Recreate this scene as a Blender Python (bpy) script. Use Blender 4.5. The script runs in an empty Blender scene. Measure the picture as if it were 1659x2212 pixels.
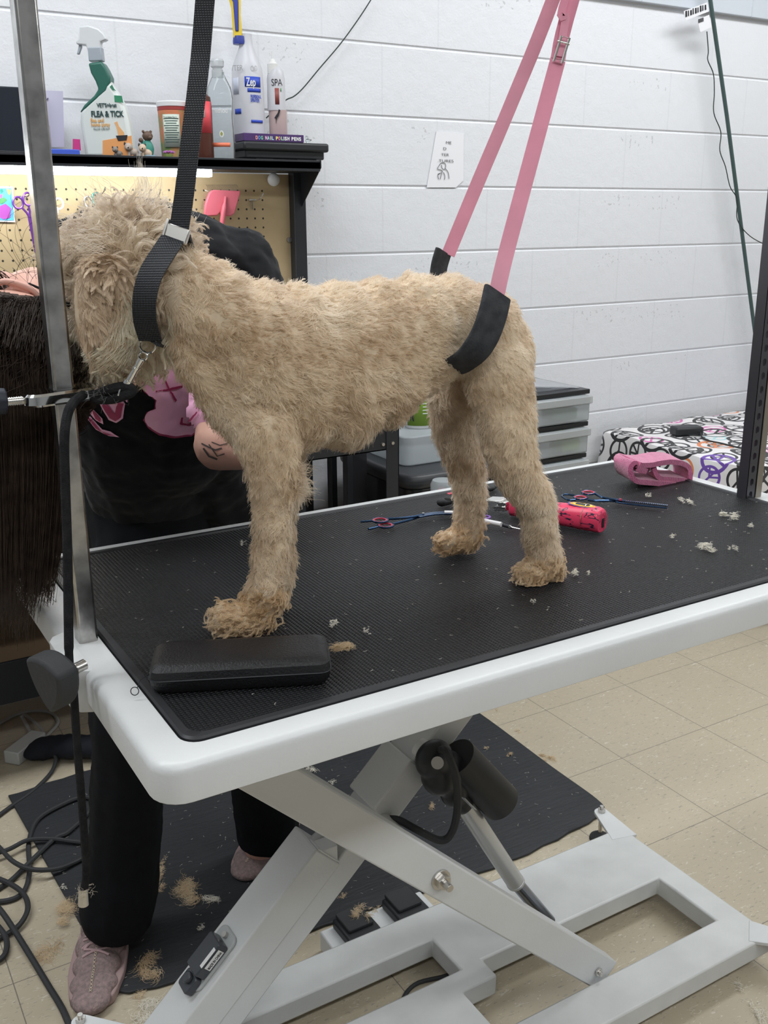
import bpy, bmesh, math, random
import numpy as np
from mathutils import Vector, Matrix, Quaternion
random.seed(7); rng = np.random.default_rng(7)
C = bpy.context.scene.collection
S = bpy.context.scene
pi = math.pi

# ---------------------------------------------------------------- camera
CAM = (-.4463194, -1.7096176, 1.3596375); YAW, PITCH, ROLL, FPX = .5381971, .2920003, -.0047340, 2132.9666
_cy, _sy, _cp, _sp = math.cos(YAW), math.sin(YAW), math.cos(PITCH), math.sin(PITCH)
_f = Vector((_sy*_cp, _cy*_cp, -_sp)); _r0 = Vector((_cy, -_sy, 0)); _u0 = _r0.cross(_f)
_r = _r0*math.cos(ROLL) + _u0*math.sin(ROLL); _u = -_r0*math.sin(ROLL) + _u0*math.cos(ROLL)
cd = bpy.data.cameras.new('camera'); cam = bpy.data.objects.new('camera', cd); C.objects.link(cam)
cam.matrix_world = Matrix(((_r.x, _u.x, -_f.x, CAM[0]), (_r.y, _u.y, -_f.y, CAM[1]), (_r.z, _u.z, -_f.z, CAM[2]), (0, 0, 0, 1)))
cd.sensor_fit = 'VERTICAL'; cd.sensor_height = 36; cd.lens = FPX/2212*36; cd.clip_start = .02
S.camera = cam
S.view_settings.view_transform = 'Standard'; S.view_settings.look = 'None'; S.view_settings.gamma = 1
S.view_settings.exposure = 0.02
S.cycles.use_denoising = True
S.cycles.max_bounces = 8; S.cycles.diffuse_bounces = 4; S.cycles.glossy_bounces = 4; S.cycles.transparent_max_bounces = 12

w = bpy.data.worlds.new('fill_world'); S.world = w; w.use_nodes = True  # dim bluish world light, added as fill
w.node_tree.nodes['Background'].inputs[0].default_value = (.8, .87, 1, 1)
w.node_tree.nodes['Background'].inputs[1].default_value = .25

def area(name, loc, sx, sy, power, col=(1, 1, 1), rot=(0, 0, 0)):
    l = bpy.data.lights.new(name, 'AREA'); l.shape = 'RECTANGLE'; l.size = sx; l.size_y = sy
    l.energy = power; l.color = col
    o = bpy.data.objects.new(name, l); o.location = loc; o.rotation_euler = rot; C.objects.link(o); return o
# ceiling fluorescent rows
area('ceiling_tube_light', (-.8, .05, 2.93), 2.6, .35, 46, (.93, .97, 1))
area('ceiling_tube_light', (2.4, .05, 2.93), 2.6, .35, 42, (.95, .98, 1))
area('ceiling_tube_light', (-.8, -2.6, 2.93), 2.6, .35, 42, (.93, .97, 1))
area('ceiling_tube_light', (2.4, -2.6, 2.93), 2.6, .35, 42, (.95, .98, 1))

# ---------------------------------------------------------------- helpers
def at(u, v, axis, val):
    """point of the place seen at picture position (u, v) on the plane axis = val"""
    d = _f + _r*((u-829.5)/FPX) - _u*((v-1106)/FPX)
    return Vector(CAM) + d*((val-CAM[axis])/d[axis])
def Y(u, v, y): return at(u, v, 1, y)
def Z(u, v, z): return at(u, v, 2, z)
def pxs(p):
    return (Vector(p)-Vector(CAM)).dot(_f)/FPX      # metres per picture element at p

def nodes(m):
    nt = m.node_tree; return nt, nt.nodes['Principled BSDF']
def mat(name, col, rough=.5, metal=0., bump=0., bscale=200., var=0., vscale=8., trans=0., ior=1.45, alpha=1., emit=0., spec=.5, sheen=0., col2=None, coat=0.):
    m = bpy.data.materials.new(name); m.use_nodes = True; nt, b = nodes(m)
    b.inputs['Base Color'].default_value = (*col, 1); b.inputs['Roughness'].default_value = rough
    b.inputs['Metallic'].default_value = metal; b.inputs['IOR'].default_value = ior
    b.inputs['Specular IOR Level'].default_value = spec
    b.inputs['Transmission Weight'].default_value = trans; b.inputs['Alpha'].default_value = alpha
    b.inputs['Sheen Weight'].default_value = sheen; b.inputs['Coat Weight'].default_value = coat
    if emit: b.inputs['Emission Color'].default_value = (*col, 1); b.inputs['Emission Strength'].default_value = emit
    tc = nt.nodes.new('ShaderNodeTexCoord')
    if var or col2:
        n = nt.nodes.new('ShaderNodeTexNoise'); n.inputs['Scale'].default_value = vscale; n.inputs['Detail'].default_value = 6
        nt.links.new(tc.outputs['Object'], n.inputs['Vector'])
        r = nt.nodes.new('ShaderNodeValToRGB'); nt.links.new(n.outputs['Fac'], r.inputs[0])
        c2 = col2 or tuple(max(0, x*(1-var)) for x in col)
        r.color_ramp.elements[0].position = .35; r.color_ramp.elements[0].color = (*c2, 1)
        r.color_ramp.elements[1].position = .65; r.color_ramp.elements[1].color = (*col, 1)
        nt.links.new(r.outputs[0], b.inputs['Base Color'])
    if bump:
        n = nt.nodes.new('ShaderNodeTexNoise'); n.inputs['Scale'].default_value = bscale; n.inputs['Detail'].default_value = 4
        nt.links.new(tc.outputs['Object'], n.inputs['Vector'])
        bp = nt.nodes.new('ShaderNodeBump'); bp.inputs['Strength'].default_value = bump; bp.inputs['Distance'].default_value = .002
        nt.links.new(n.outputs['Fac'], bp.inputs['Height']); nt.links.new(bp.outputs[0], b.inputs['Normal'])
    return m
class NT:
    """tiny node-graph builder"""
    def __init__(s, m): s.nt, s.b = nodes(m)
    def n(s, t, **k):
        x = s.nt.nodes.new('ShaderNode'+t)
        for a, b in k.items(): setattr(x, a, b)
        return x
    def l(s, a, b): s.nt.links.new(a, b)
    def math(s, op, a, b=None, c=None, clamp=False):
        x = s.n('Math', operation=op, use_clamp=clamp)
        for i, q in enumerate((a, b, c)):
            if q is None: continue
            if isinstance(q, (int, float)): x.inputs[i].default_value = q
            else: s.l(q, x.inputs[i])
        return x.outputs[0]
    def mix(s, f, a, b):
        x = s.n('Mix', data_type='RGBA')
        if isinstance(f, (int, float)): x.inputs[0].default_value = f
        else: s.l(f, x.inputs[0])
        for i, q in ((6, a), (7, b)):
            if isinstance(q, tuple): x.inputs[i].default_value = (*q[:3], 1)
            else: s.l(q, x.inputs[i])
        return x.outputs[2]
    def noise(s, vec, scale, detail=3, dist=0.):
        x = s.n('TexNoise'); x.inputs['Scale'].default_value = scale; x.inputs['Detail'].default_value = detail; x.inputs['Distortion'].default_value = dist
        s.l(vec, x.inputs['Vector']); return x.outputs['Fac']
    def bump(s, h, strength=.5, dist=.002):
        x = s.n('Bump'); x.inputs['Strength'].default_value = strength; x.inputs['Distance'].default_value = dist
        s.l(h, x.inputs['Height']); s.l(x.outputs[0], s.b.inputs['Normal'])
    def xyz(s):
        tc = s.n('TexCoord'); sp = s.n('SeparateXYZ'); s.l(tc.outputs['Object'], sp.inputs[0])
        return tc.outputs['Object'], sp.outputs[0], sp.outputs[1], sp.outputs[2]

# --- bmesh shape helpers (all take world coordinates)
def BM(): return bmesh.new()
def frame(d, up=None):
    d = Vector(d).normalized()
    up = Vector(up) if up is not None else (Vector((0, 0, 1)) if abs(d.z) < .95 else Vector((1, 0, 0)))
    a = up.cross(d).normalized(); b = d.cross(a).normalized(); return a, b, d
def box(bm, c, s, rot=None):
    M = Matrix.Translation(Vector(c)) @ (rot.to_4x4() if rot is not None else Matrix.Identity(4)) @ Matrix.Diagonal((*s, 1))
    r = bmesh.ops.create_cube(bm, size=1, matrix=M); return r['verts']
def box2(bm, a, b):
    a, b = Vector(a), Vector(b); return box(bm, (a+b)/2, [abs(x) for x in (b-a)])
def beam(bm, p0, p1, wdt, hgt, up=(0, 0, 1)):
    p0, p1 = Vector(p0), Vector(p1); a, b, d = frame(p1-p0, up)
    M = Matrix((a, b, d)).transposed(); return box(bm, (p0+p1)/2, (wdt, hgt, (p1-p0).length), M)
def cyl(bm, p0, p1, r0, r1=None, seg=20, caps=True):
    p0, p1 = Vector(p0), Vector(p1); r1 = r0 if r1 is None else r1
    a, b, d = frame(p1-p0); M = Matrix.Translation((p0+p1)/2) @ Matrix((a, b, d)).transposed().to_4x4()
    bmesh.ops.create_cone(bm, cap_ends=caps, segments=seg, radius1=r0, radius2=r1, depth=(p1-p0).length, matrix=M)
def ball(bm, c, r, rot=None, sub=3):
    r = (r, r, r) if isinstance(r, (int, float)) else r
    M = Matrix.Translation(Vector(c)) @ (rot.to_4x4() if rot is not None else Matrix.Identity(4)) @ Matrix.Diagonal((*r, 1))
    bmesh.ops.create_icosphere(bm, subdivisions=sub, radius=1, matrix=M)
def prism(bm, poly, O, ex, ey, ez, th):
    """extrude the 2-D polygon poly (in ex, ey from O) along ez by th"""
    O, ex, ey, ez = Vector(O), Vector(ex), Vector(ey), Vector(ez)
    a = [bm.verts.new(O+ex*x+ey*y) for x, y in poly]; b = [bm.verts.new(O+ex*x+ey*y+ez*th) for x, y in poly]
    n = len(poly); fs = [bm.faces.new(a[::-1]), bm.faces.new(b)]
    for i in range(n): fs.append(bm.faces.new((a[i], a[(i+1) % n], b[(i+1) % n], b[i])))
    return fs
def sweep(bm, pts, r, seg=10, ring=None, closed=False, up=None, caps=True):
    """tube along pts; r number or list; ring: list of 2-D section points instead of a circle"""
    pts = [Vector(p) for p in pts]; n = len(pts)
    R = r if isinstance(r, (list, tuple)) else [r]*n
    sec = ring or [(math.cos(2*pi*k/seg), math.sin(2*pi*k/seg)) for k in range(seg)]
    rows = []; prev = None
    for i, p in enumerate(pts):
        t = (pts[(i+1) % n]-pts[i-1]) if closed else (pts[min(i+1, n-1)]-pts[max(i-1, 0)])
        t.normalize()
        if up is not None: a = Vector(up).cross(t).normalized()
        elif prev is None: a = frame(t)[0]
        else: a = (prev-t*prev.dot(t)).normalized()
        prev = a; b = t.cross(a)
        rows.append([bm.verts.new(p+a*x*R[i]+b*y*R[i]) for x, y in sec])
    m = len(sec)
    for i in range(n if closed else n-1):
        A, B = rows[i], rows[(i+1) % n]
        for k in range(m): bm.faces.new((A[k], A[(k+1) % m], B[(k+1) % m], B[k]))
    if not closed and caps: bm.faces.new(rows[0][::-1]); bm.faces.new(rows[-1])
def smoothpath(pts, n=8):
    pts = [Vector(p) for p in pts]; out = []
    for i in range(len(pts)-1):
        p0, p1, p2, p3 = pts[max(i-1, 0)], pts[i], pts[i+1], pts[min(i+2, len(pts)-1)]
        for k in range(n):
            t = k/n; out.append(.5*((2*p1)+(p2-p0)*t+(2*p0-5*p1+4*p2-p3)*t*t+(3*p1-p0-3*p2+p3)*t**3))
    out.append(pts[-1]); return out
def ribbon(bm, pts, wdir, wd, th):
    """flat strap: wdir a vector or a list of vectors giving the width direction"""
    pts = [Vector(p) for p in pts]; n = len(pts); rows = []
    for i, p in enumerate(pts):
        t = (pts[min(i+1, n-1)]-pts[max(i-1, 0)]).normalized()
        wv = Vector(wdir[i] if isinstance(wdir, list) else wdir); wv = (wv-t*wv.dot(t)).normalized(); nn = t.cross(wv)
        W = wd[i] if isinstance(wd, list) else wd
        rows.append([bm.verts.new(p+wv*a*W/2+nn*b*th/2) for a, b in ((-1, -1), (1, -1), (1, 1), (-1, 1))])
    for A, B in zip(rows, rows[1:]):
        for k in range(4): bm.faces.new((A[k], A[(k+1) % 4], B[(k+1) % 4], B[k]))
    bm.faces.new(rows[0][::-1]); bm.faces.new(rows[-1])
def lathe(bm, prof, O, ax=(0, 0, 1), seg=28, sx=1., sy=1., rz=0.):
    O = Vector(O); a, b, d = frame(ax); rows = []
    if abs(Vector(ax).z) > .99: a, b = Vector((math.cos(rz), math.sin(rz), 0)), Vector((-math.sin(rz), math.cos(rz), 0))
    for r, h in prof:
        rows.append([bm.verts.new(O+d*h+a*math.cos(2*pi*k/seg)*r*sx+b*math.sin(2*pi*k/seg)*r*sy) for k in range(seg)])
    for A, B in zip(rows, rows[1:]):
        for k in range(seg): bm.faces.new((A[k], A[(k+1) % seg], B[(k+1) % seg], B[k]))
    if prof[0][0] > 1e-6: bm.faces.new(rows[0][::-1])
    if prof[-1][0] > 1e-6: bm.faces.new(rows[-1])
def mk(name, bm, m, parent=None, smooth=True, bevel=0., seg=2, sub=0, ang=.6, solid=0.):
    me = bpy.data.meshes.new(name); bmesh.ops.remove_doubles(bm, verts=bm.verts, dist=1e-6)
    bmesh.ops.recalc_face_normals(bm, faces=bm.faces); bm.to_mesh(me); bm.free()
    o = bpy.data.objects.new(name, me); C.objects.link(o)
    for q in (m if isinstance(m, (list, tuple)) else [m]): me.materials.append(q)
    if smooth:
        me.polygons.foreach_set('use_smooth', [True]*len(me.polygons)); me.set_sharp_from_angle(angle=ang)
    if solid: x = o.modifiers.new('solid', 'SOLIDIFY'); x.thickness = solid; x.offset = 0
    if bevel: x = o.modifiers.new('bevel', 'BEVEL'); x.width = bevel; x.segments = seg; x.limit_method = 'ANGLE'; x.harden_normals = False
    if sub: x = o.modifiers.new('sub', 'SUBSURF'); x.levels = sub; x.render_levels = sub
    if parent is not None: par(o, parent)
    return o
WM = {}
def par(o, p):
    o.parent = p; o.matrix_parent_inverse = WM.get(p.name, Matrix.Identity(4)).inverted()
def thing(name, label, cat, loc=(0, 0, 0), group=None):
    o = bpy.data.objects.new(name, None); C.objects.link(o); o.location = loc; o.empty_display_size = .02
    WM[o.name] = Matrix.Translation(Vector(loc)); o['label'] = label; o['category'] = cat
    if group: o['group'] = group
    return o
def tag(o, label, cat, group=None, kind=None):
    if label: o['label'] = label
    if cat: o['category'] = cat
    if group: o['group'] = group
    if kind: o['kind'] = kind
    return o
def struct(o): o['kind'] = 'structure'; return o
def clone(o, M, label=None, group=None):
    """copy of a thing with its parts and sub-parts, moved by M"""
    c = o.copy(); C.objects.link(c); c.matrix_basis = M @ o.matrix_basis
    if label: c['label'] = label
    if group: c['group'] = group
    for ch in o.children:
        d = ch.copy(); C.objects.link(d); d.parent = c
        for g in ch.children:
            e = g.copy(); C.objects.link(e); e.parent = d
    return c
def text(s, O, ex, ey, size, m, parent, name='lettering', ext=.0002, width=None, bold=0., xsc=1., align='LEFT'):
    """raised lettering standing on O, running along ex, up along ey"""
    cu = bpy.data.curves.new(name, 'FONT'); cu.body = s; cu.size = size; cu.extrude = ext; cu.offset = bold; cu.align_x = align
    ex, ey = Vector(ex).normalized(), Vector(ey).normalized(); ez = ex.cross(ey)
    tmp = bpy.data.objects.new('t', cu); C.objects.link(tmp)
    me = bpy.data.meshes.new_from_object(tmp.evaluated_get(bpy.context.evaluated_depsgraph_get())); bpy.data.objects.remove(tmp)
    M = Matrix.Translation(Vector(O)) @ Matrix((ex, ey, ez)).transposed().to_4x4()
    if width:
        xs = [v.co.x for v in me.vertices]; k = width/max(1e-6, max(xs)-min(xs)); xsc = k
    me.transform(M @ Matrix.Diagonal((xsc, 1, 1, 1))); me.materials.append(m)
    o = bpy.data.objects.new(name, me); C.objects.link(o); par(o, parent); return o
def blob(name, bm, m, voxel, parent=None, smooth_it=6, disp=None):
    """fuse the overlapping shapes of bm into one continuous skin"""
    o = mk(name, bm, m, parent)
    x = o.modifiers.new('remesh', 'REMESH'); x.mode = 'VOXEL'; x.voxel_size = voxel; x.use_smooth_shade = True
    x = o.modifiers.new('smooth', 'SMOOTH'); x.factor = .5; x.iterations = smooth_it
    if disp:
        for k, (st, sc) in enumerate(disp):
            t = bpy.data.textures.new('lumps', 'CLOUDS'); t.noise_scale = sc
            x = o.modifiers.new('lumps', 'DISPLACE'); x.texture = t; x.strength = st; x.mid_level = .5
    dg = bpy.context.evaluated_depsgraph_get(); me = bpy.data.meshes.new_from_object(o.evaluated_get(dg), depsgraph=dg)
    o.modifiers.clear(); o.data = me; me.polygons.foreach_set('use_smooth', [True]*len(me.polygons))
    if not me.materials: me.materials.append(m)
    return o
def sample(me, n, rg=rng):
    """n random points on a mesh with normals"""
    me.calc_loop_triangles(); nt = len(me.loop_triangles)
    co = np.empty(len(me.vertices)*3); me.vertices.foreach_get('co', co); co = co.reshape(-1, 3)
    no = np.empty(len(me.vertices)*3); me.vertices.foreach_get('normal', no); no = no.reshape(-1, 3)
    tr = np.empty(nt*3, dtype=np.int32); me.loop_triangles.foreach_get('vertices', tr); tr = tr.reshape(-1, 3)
    a, b, c = co[tr[:, 0]], co[tr[:, 1]], co[tr[:, 2]]
    ar = np.linalg.norm(np.cross(b-a, c-a), axis=1); i = rg.choice(nt, n, p=ar/ar.sum())
    s, t = rg.random(n), rg.random(n); k = s+t > 1; s[k], t[k] = 1-s[k], 1-t[k]
    w0 = (1-s-t)[:, None]; s = s[:, None]; t = t[:, None]
    p = a[i]*w0+b[i]*s+c[i]*t; q = no[tr[i, 0]]*w0+no[tr[i, 1]]*s+no[tr[i, 2]]*t
    return p, q/np.linalg.norm(q, axis=1)[:, None]
def vnoise(p, sc, seed=0):
    """cheap smooth vector noise from a few sines"""
    rg = np.random.default_rng(seed); out = np.zeros_like(p)
    for k in range(7):
        K = rg.normal(size=(3, 3))*sc*(.6+.25*k); ph = rg.random(3)*6.28
        out += np.sin(p @ K + ph)/(1+.25*k)
    return out/3.
def strands(name, P, m, parent, r0, r1=.2):
    """P: (n strands, k points, 3)"""
    n, k = P.shape[:2]; h = bpy.data.hair_curves.new(name); h.add_curves([k]*n)
    h.points.foreach_set('position', P.reshape(-1).astype(np.float32))
    rad = np.linspace(1, r1, k)[None, :]*(r0 if np.ndim(r0) else np.full(n, r0))[:, None]
    h.points.foreach_set('radius', rad.reshape(-1).astype(np.float32))
    o = bpy.data.objects.new(name, h); C.objects.link(o); h.materials.append(m)
    if parent is not None: par(o, parent)
    return o
def unit(v): return v/np.maximum(np.linalg.norm(v, axis=-1, keepdims=True), 1e-9)
# ---------------------------------------------------------------- materials
M_WHITEP = mat('white_powder_coat', (.66, .67, .67), .38, bump=.12, bscale=260, var=.05, vscale=9)
M_CHROME = mat('worn_chrome', (.62, .62, .60), .16, 1., bump=.05, bscale=60)
M_STEELB = mat('brushed_steel', (.62, .61, .59), .24, 1., bump=.08, bscale=40, var=.5, vscale=34)
M_SHINY = mat('polished_steel', (.82, .82, .80), .08, 1.)
M_BLKPL = mat('black_plastic', (.022, .024, .027), .42)
M_BLKMT = mat('black_painted_steel', (.020, .022, .026), .42)
M_BLKRUB = mat('black_rubber', (.03, .031, .033), .7, bump=.3, bscale=120)
M_PINK = mat('pink_paint', (.75, .30, .40), .45)
M_WHITE = mat('white_plastic', (.78, .78, .78), .35)
M_PAPER = mat('white_paper', (.80, .80, .83), .8)
M_INK = mat('black_ink', (.02, .02, .025), .7)
M_SCREW = mat('zinc_hardware', (.6, .58, .55), .3, 1.)

# ---------------------------------------------------------------- the room
X0, X1, Y0, Y1, ZC = -3.2, 5.2, -4.6, 1.0823, 3.0
def wall_mat():
    m = mat('painted_block', (.77, .785, .82), .55); g = NT(m); o, x, y, z = g.xyz()
    # faint vertical joints, half a block apart on alternate courses
    zz = g.math('DIVIDE', g.math('SUBTRACT', z, 1.85268), .2032); row = g.math('FLOOR', zz)
    odd = g.math('MULTIPLY', g.math('FRACT', g.math('ADD', g.math('MULTIPLY', row, .5), .25)), 1.)
    xs = g.math('ADD', g.math('DIVIDE', g.math('SUBTRACT', x, JX), .4064), g.math('GREATER_THAN', odd, .5))
    xs = g.math('ADD', g.math('DIVIDE', g.math('SUBTRACT', x, JX), .4064), g.math('MULTIPLY', g.math('GREATER_THAN', odd, .5), .5))
    d = g.math('ABSOLUTE', g.math('SUBTRACT', g.math('FRACT', xs), .5))
    j = g.math('LESS_THAN', g.math('SUBTRACT', .5, d), .006)
    n1 = g.noise(o, 26, 6); n2 = g.noise(o, 160, 3); n3 = g.noise(o, 5, 3)
    pit = g.math('GREATER_THAN', n2, .66)
    h = g.math('ADD', g.math('MULTIPLY', n1, .9), g.math('MULTIPLY', n2, .35)); h = g.math('SUBTRACT', h, g.math('MULTIPLY', j, .35))
    g.bump(h, .5, .004)
    # scuffs: dark specks in a few patches
    sp = g.math('MULTIPLY', g.math('GREATER_THAN', g.noise(o, 75, 4), .635), g.math('GREATER_THAN', g.noise(o, 2.4, 2), .61))
    band = g.math('LESS_THAN', g.math('ABSOLUTE', g.math('SUBTRACT', g.math('FRACT', zz), .78)), .13)
    sp = g.math('MULTIPLY', sp, band)
    base = g.mix(g.math('MULTIPLY', n3, .5), (.79, .80, .835), (.73, .745, .775))
    base = g.mix(g.math('MULTIPLY', j, .25), base, (.6, .61, .64))
    g.l(g.mix(g.math('MULTIPLY', sp, .42), base, (.33, .33, .33)), g.b.inputs['Base Color'])
    return m
JX = 2.642913-.0
M_WALL = wall_mat()
def wall_back():
    bm = BM(); prof = []; z = -.0; zl = [1.85268+.2032*k for k in range(-9, 6)]
    prof.append((0, 0))
    for q in zl:
        for k in range(7):
            a = pi*k/6; prof.append((.0042*math.sin(a), q-.0055*math.cos(a)))
    prof.append((0, ZC))
    A = [bm.verts.new((X0, Y1+a, b)) for a, b in prof]; B = [bm.verts.new((X1, Y1+a, b)) for a, b in prof]
    for i in range(len(prof)-1): bm.faces.new((A[i], A[i+1], B[i+1], B[i]))
    c, d, e, f = [bm.verts.new(q) for q in ((X0, Y1+.2, 0), (X1, Y1+.2, 0), (X0, Y1+.2, ZC), (X1, Y1+.2, ZC))]
    bm.faces.new((c, d, f, e)); bm.faces.new((A[0], B[0], d, c)); bm.faces.new((A[-1], e, f, B[-1]))
    return struct(mk('wall_back', bm, M_WALL, ang=.5))
wall_back()
def flat(name, a, b, m):
    bm = BM(); box2(bm, a, b); return struct(mk(name, bm, m, smooth=False))
M_WALL2 = mat('painted_wall', (.72, .73, .74), .6, bump=.2, bscale=40)
M_WALL3 = mat('darkened_unseen_wall', (.30, .31, .33), .6); flat('wall_left', (X0-.1, Y0, 0), (X0, Y1, ZC), M_WALL3); flat('wall_right', (X1, Y0, 0), (X1+.1, Y1, ZC), M_WALL2)  # unseen left and front walls darkened for contrast in the chrome and less fill
flat('wall_front', (X0, Y0-.1, 0), (X1, Y0, ZC), M_WALL3)
flat('ceiling', (X0, Y0, ZC), (X1, Y1, ZC+.1), mat('ceiling_tile', (.75, .76, .76), .8))
def floor_mat():
    m = mat('vinyl_tile', (.6, .55, .45), .32); g = NT(m); o, x, y, z = g.xyz()
    tx = g.math('DIVIDE', g.math('SUBTRACT', x, 1.25401858), .3048); ty = g.math('DIVIDE', g.math('SUBTRACT', y, .23754117), .3048)
    def line(t): return g.math('GREATER_THAN', g.math('ABSOLUTE', g.math('SUBTRACT', g.math('FRACT', t), .5)), .4968)
    ln = g.math('MAXIMUM', line(tx), line(ty))
    # little dark and pale chips lying in streaks
    mp = g.n('Mapping'); mp.inputs['Rotation'].default_value = (0, 0, .9); mp.inputs['Scale'].default_value = (1, 3.2, 1); g.l(o, mp.inputs[0])
    ds = g.math('GREATER_THAN', g.noise(mp.outputs[0], 62, 3, .6), .650); ps = g.math('GREATER_THAN', g.noise(mp.outputs[0], 48, 3, 1.5), .65)
    mp2 = g.n('Mapping'); mp2.inputs['Rotation'].default_value = (0, 0, .3); mp2.inputs['Scale'].default_value = (1, 4, 1); g.l(o, mp2.inputs[0])
    ds2 = g.math('GREATER_THAN', g.noise(mp2.outputs[0], 40, 2, .5), .685)
    base = g.mix(g.noise(o, 3, 3), (.55, .475, .35), (.45, .39, .29))
    base = g.mix(g.math('MULTIPLY', g.noise(mp.outputs[0], 25, 4), .35), base, (.41, .36, .28))
    base = g.mix(g.math('MULTIPLY', ps, .55), base, (.70, .66, .58)); base = g.mix(g.math('MULTIPLY', ds, .6), base, (.27, .25, .22))
    base = g.mix(g.math('MULTIPLY', ds2, .5), base, (.33, .3, .26))
    g.l(g.mix(g.math('MULTIPLY', ln, .75), base, (.12, .11, .10)), g.b.inputs['Base Color'])
    g.bump(g.math('SUBTRACT', g.noise(o, 30, 3), ln), .15, .002); return m
bm = BM(); box2(bm, (X0, Y0, -.05), (X1, Y1, 0)); struct(mk('floor', bm, floor_mat(), smooth=False))
# projecting bond course high on the wall
bm = BM(); z0 = 1.85268+.2032+.004; box2(bm, (X0, Y1-.02, z0), (X1, Y1+.01, z0+.195)); box2(bm, (X0, Y1-.028, z0+.2), (X1, Y1+.01, z0+.40))
for k in range(-12, 6): box2(bm, (1.69+k*.56, Y1-.0215, z0), (1.696+k*.56, Y1, z0+.195))
struct(mk('trim_1', bm, mat('blue_grey_paint', (.60, .64, .70), .5, bump=.2, bscale=60), bevel=.002))
# ---------------------------------------------------------------- grooming table
TZ = .875
tab = thing('grooming_table', 'white electric scissor-lift grooming table with a ribbed black rubber top', 'table', (.4, -.56, 0))
mx0, mx1, my0, my1 = -.179, .978, -.890, -.277
ox0, ox1, oy0, oy1 = -.219, 1.017, -.926, -.246
def rrect(x0, x1, y0, y1, r, n=6):
    out = []
    for cx, cy, a0 in ((x1-r, y1-r, 0), (x0+r, y1-r, pi/2), (x0+r, y0+r, pi), (x1-r, y0+r, 1.5*pi)):
        for k in range(n+1): a = a0+pi/2*k/n; out.append((cx+r*math.cos(a), cy+r*math.sin(a)))
    return out
def rim():
    bm = BM()
    # section rings of the rim: outside bottom, outside top (rounded), inner top, inner bottom
    rings = []
    for off, z in ((.012, .837), (0, .835), (0, .838), (0, .865), (.0015, .870), (.005, .8735), (.010, .875)):
        rings.append([(x, y, z) for x, y in rrect(ox0+off, ox1-off, oy0+off, oy1-off, .032-off)])
    for off, z in ((0, .875), (-.001, .874), (-.0012, .865)):
        rings.append([(x, y, z) for x, y in rrect(mx0+off-.001, mx1-off+.001, my0+off-.001, my1-off+.001, .020)])
    V = [[bm.verts.new(p) for p in r] for r in rings]; n = len(V[0])
    for A, B in zip(V, V[1:]):
        for k in range(n): bm.faces.new((A[k], A[(k+1) % n], B[(k+1) % n], B[k]))
    bm.faces.new(V[-1]); bm.faces.new(V[0][::-1])
    # boss that takes the pole on the left end
    prism(bm, [(-.234, -.660), (-.227, -.672), (-.215, -.678), (-.19, -.678), (-.19, -.555), (-.215, -.555), (-.228, -.562), (-.234, -.574)], (0, 0, .823), (1, 0, 0), (0, 1, 0), (0, 0, 1), .0515)
    prism(bm, [(1.03, -.640), (1.0, -.655), (.985, -.655), (.985, -.53), (1.0, -.53), (1.03, -.55)], (0, 0, .823), (1, 0, 0), (0, 1, 0), (0, 0, 1), .0515)
    return mk('table_rim', bm, M_WHITEP, tab, bevel=.002)
rim()
# rubber surface with little raised studs
def rubber_top():
    m = mat('ribbed_rubber', (.022, .023, .026), .42, spec=.45); g = NT(m); o, x, y, z = g.xyz()
    k = 2*pi/.0052
    a = g.math('SINE', g.math('MULTIPLY', x, k)); b = g.math('SINE', g.math('MULTIPLY', y, k*1.25))
    h = g.math('MULTIPLY', g.math('ABSOLUTE', a), g.math('ABSOLUTE', b))
    hh = g.math('MAXIMUM', g.math('MULTIPLY', g.math('ADD', a, 1.), .5), g.math('MULTIPLY', g.math('ADD', b, 1.), .5)) 
    h = g.math('MULTIPLY', g.math('ADD', a, 1.), g.math('ADD', b, 1.))
    g.bump(h, 1., .0012)
    g.l(g.mix(g.math('MULTIPLY', h, .28, clamp=True), (.009, .0095, .011), (.048, .050, .054)), g.b.inputs['Base Color'])  # stud highlights put into the colour: tops lightened, gaps darkened
    bm = BM(); prism(bm, rrect(mx0+.012, mx1-.012, my0+.012, my1-.012, .016), (0, 0, .860), (1, 0, 0), (0, 1, 0), (0, 0, 1), .0165)
    t = mk('rubber_top', bm, m, tab, bevel=.001)
    bm = BM(); R = [[bm.verts.new((x, y, zz)) for x, y in rrect(mx0+of, mx1-of, my0+of, my1-of, .018)] for of, zz in ((.0005, .862), (.0005, .8765), (.0025, .8785), (.010, .8785), (.0125, .8762), (.0125, .862))]
    n = len(R[0])
    for A, B in zip(R, R[1:]):
        for q in range(n): bm.faces.new((A[q], A[(q+1) % n], B[(q+1) % n], B[q]))
    mk('rubber_border', bm, mat('smooth_black_rubber', (.022, .023, .026), .45), tab)
rubber_top()
# underside frame
bm = BM()
box2(bm, (-.15, -.70, .80), (.95, -.655, .838)); box2(bm, (-.15, -.46, .80), (.95, -.415, .838))
mk('under_rail', bm, M_WHITEP, tab, bevel=.002)
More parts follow.
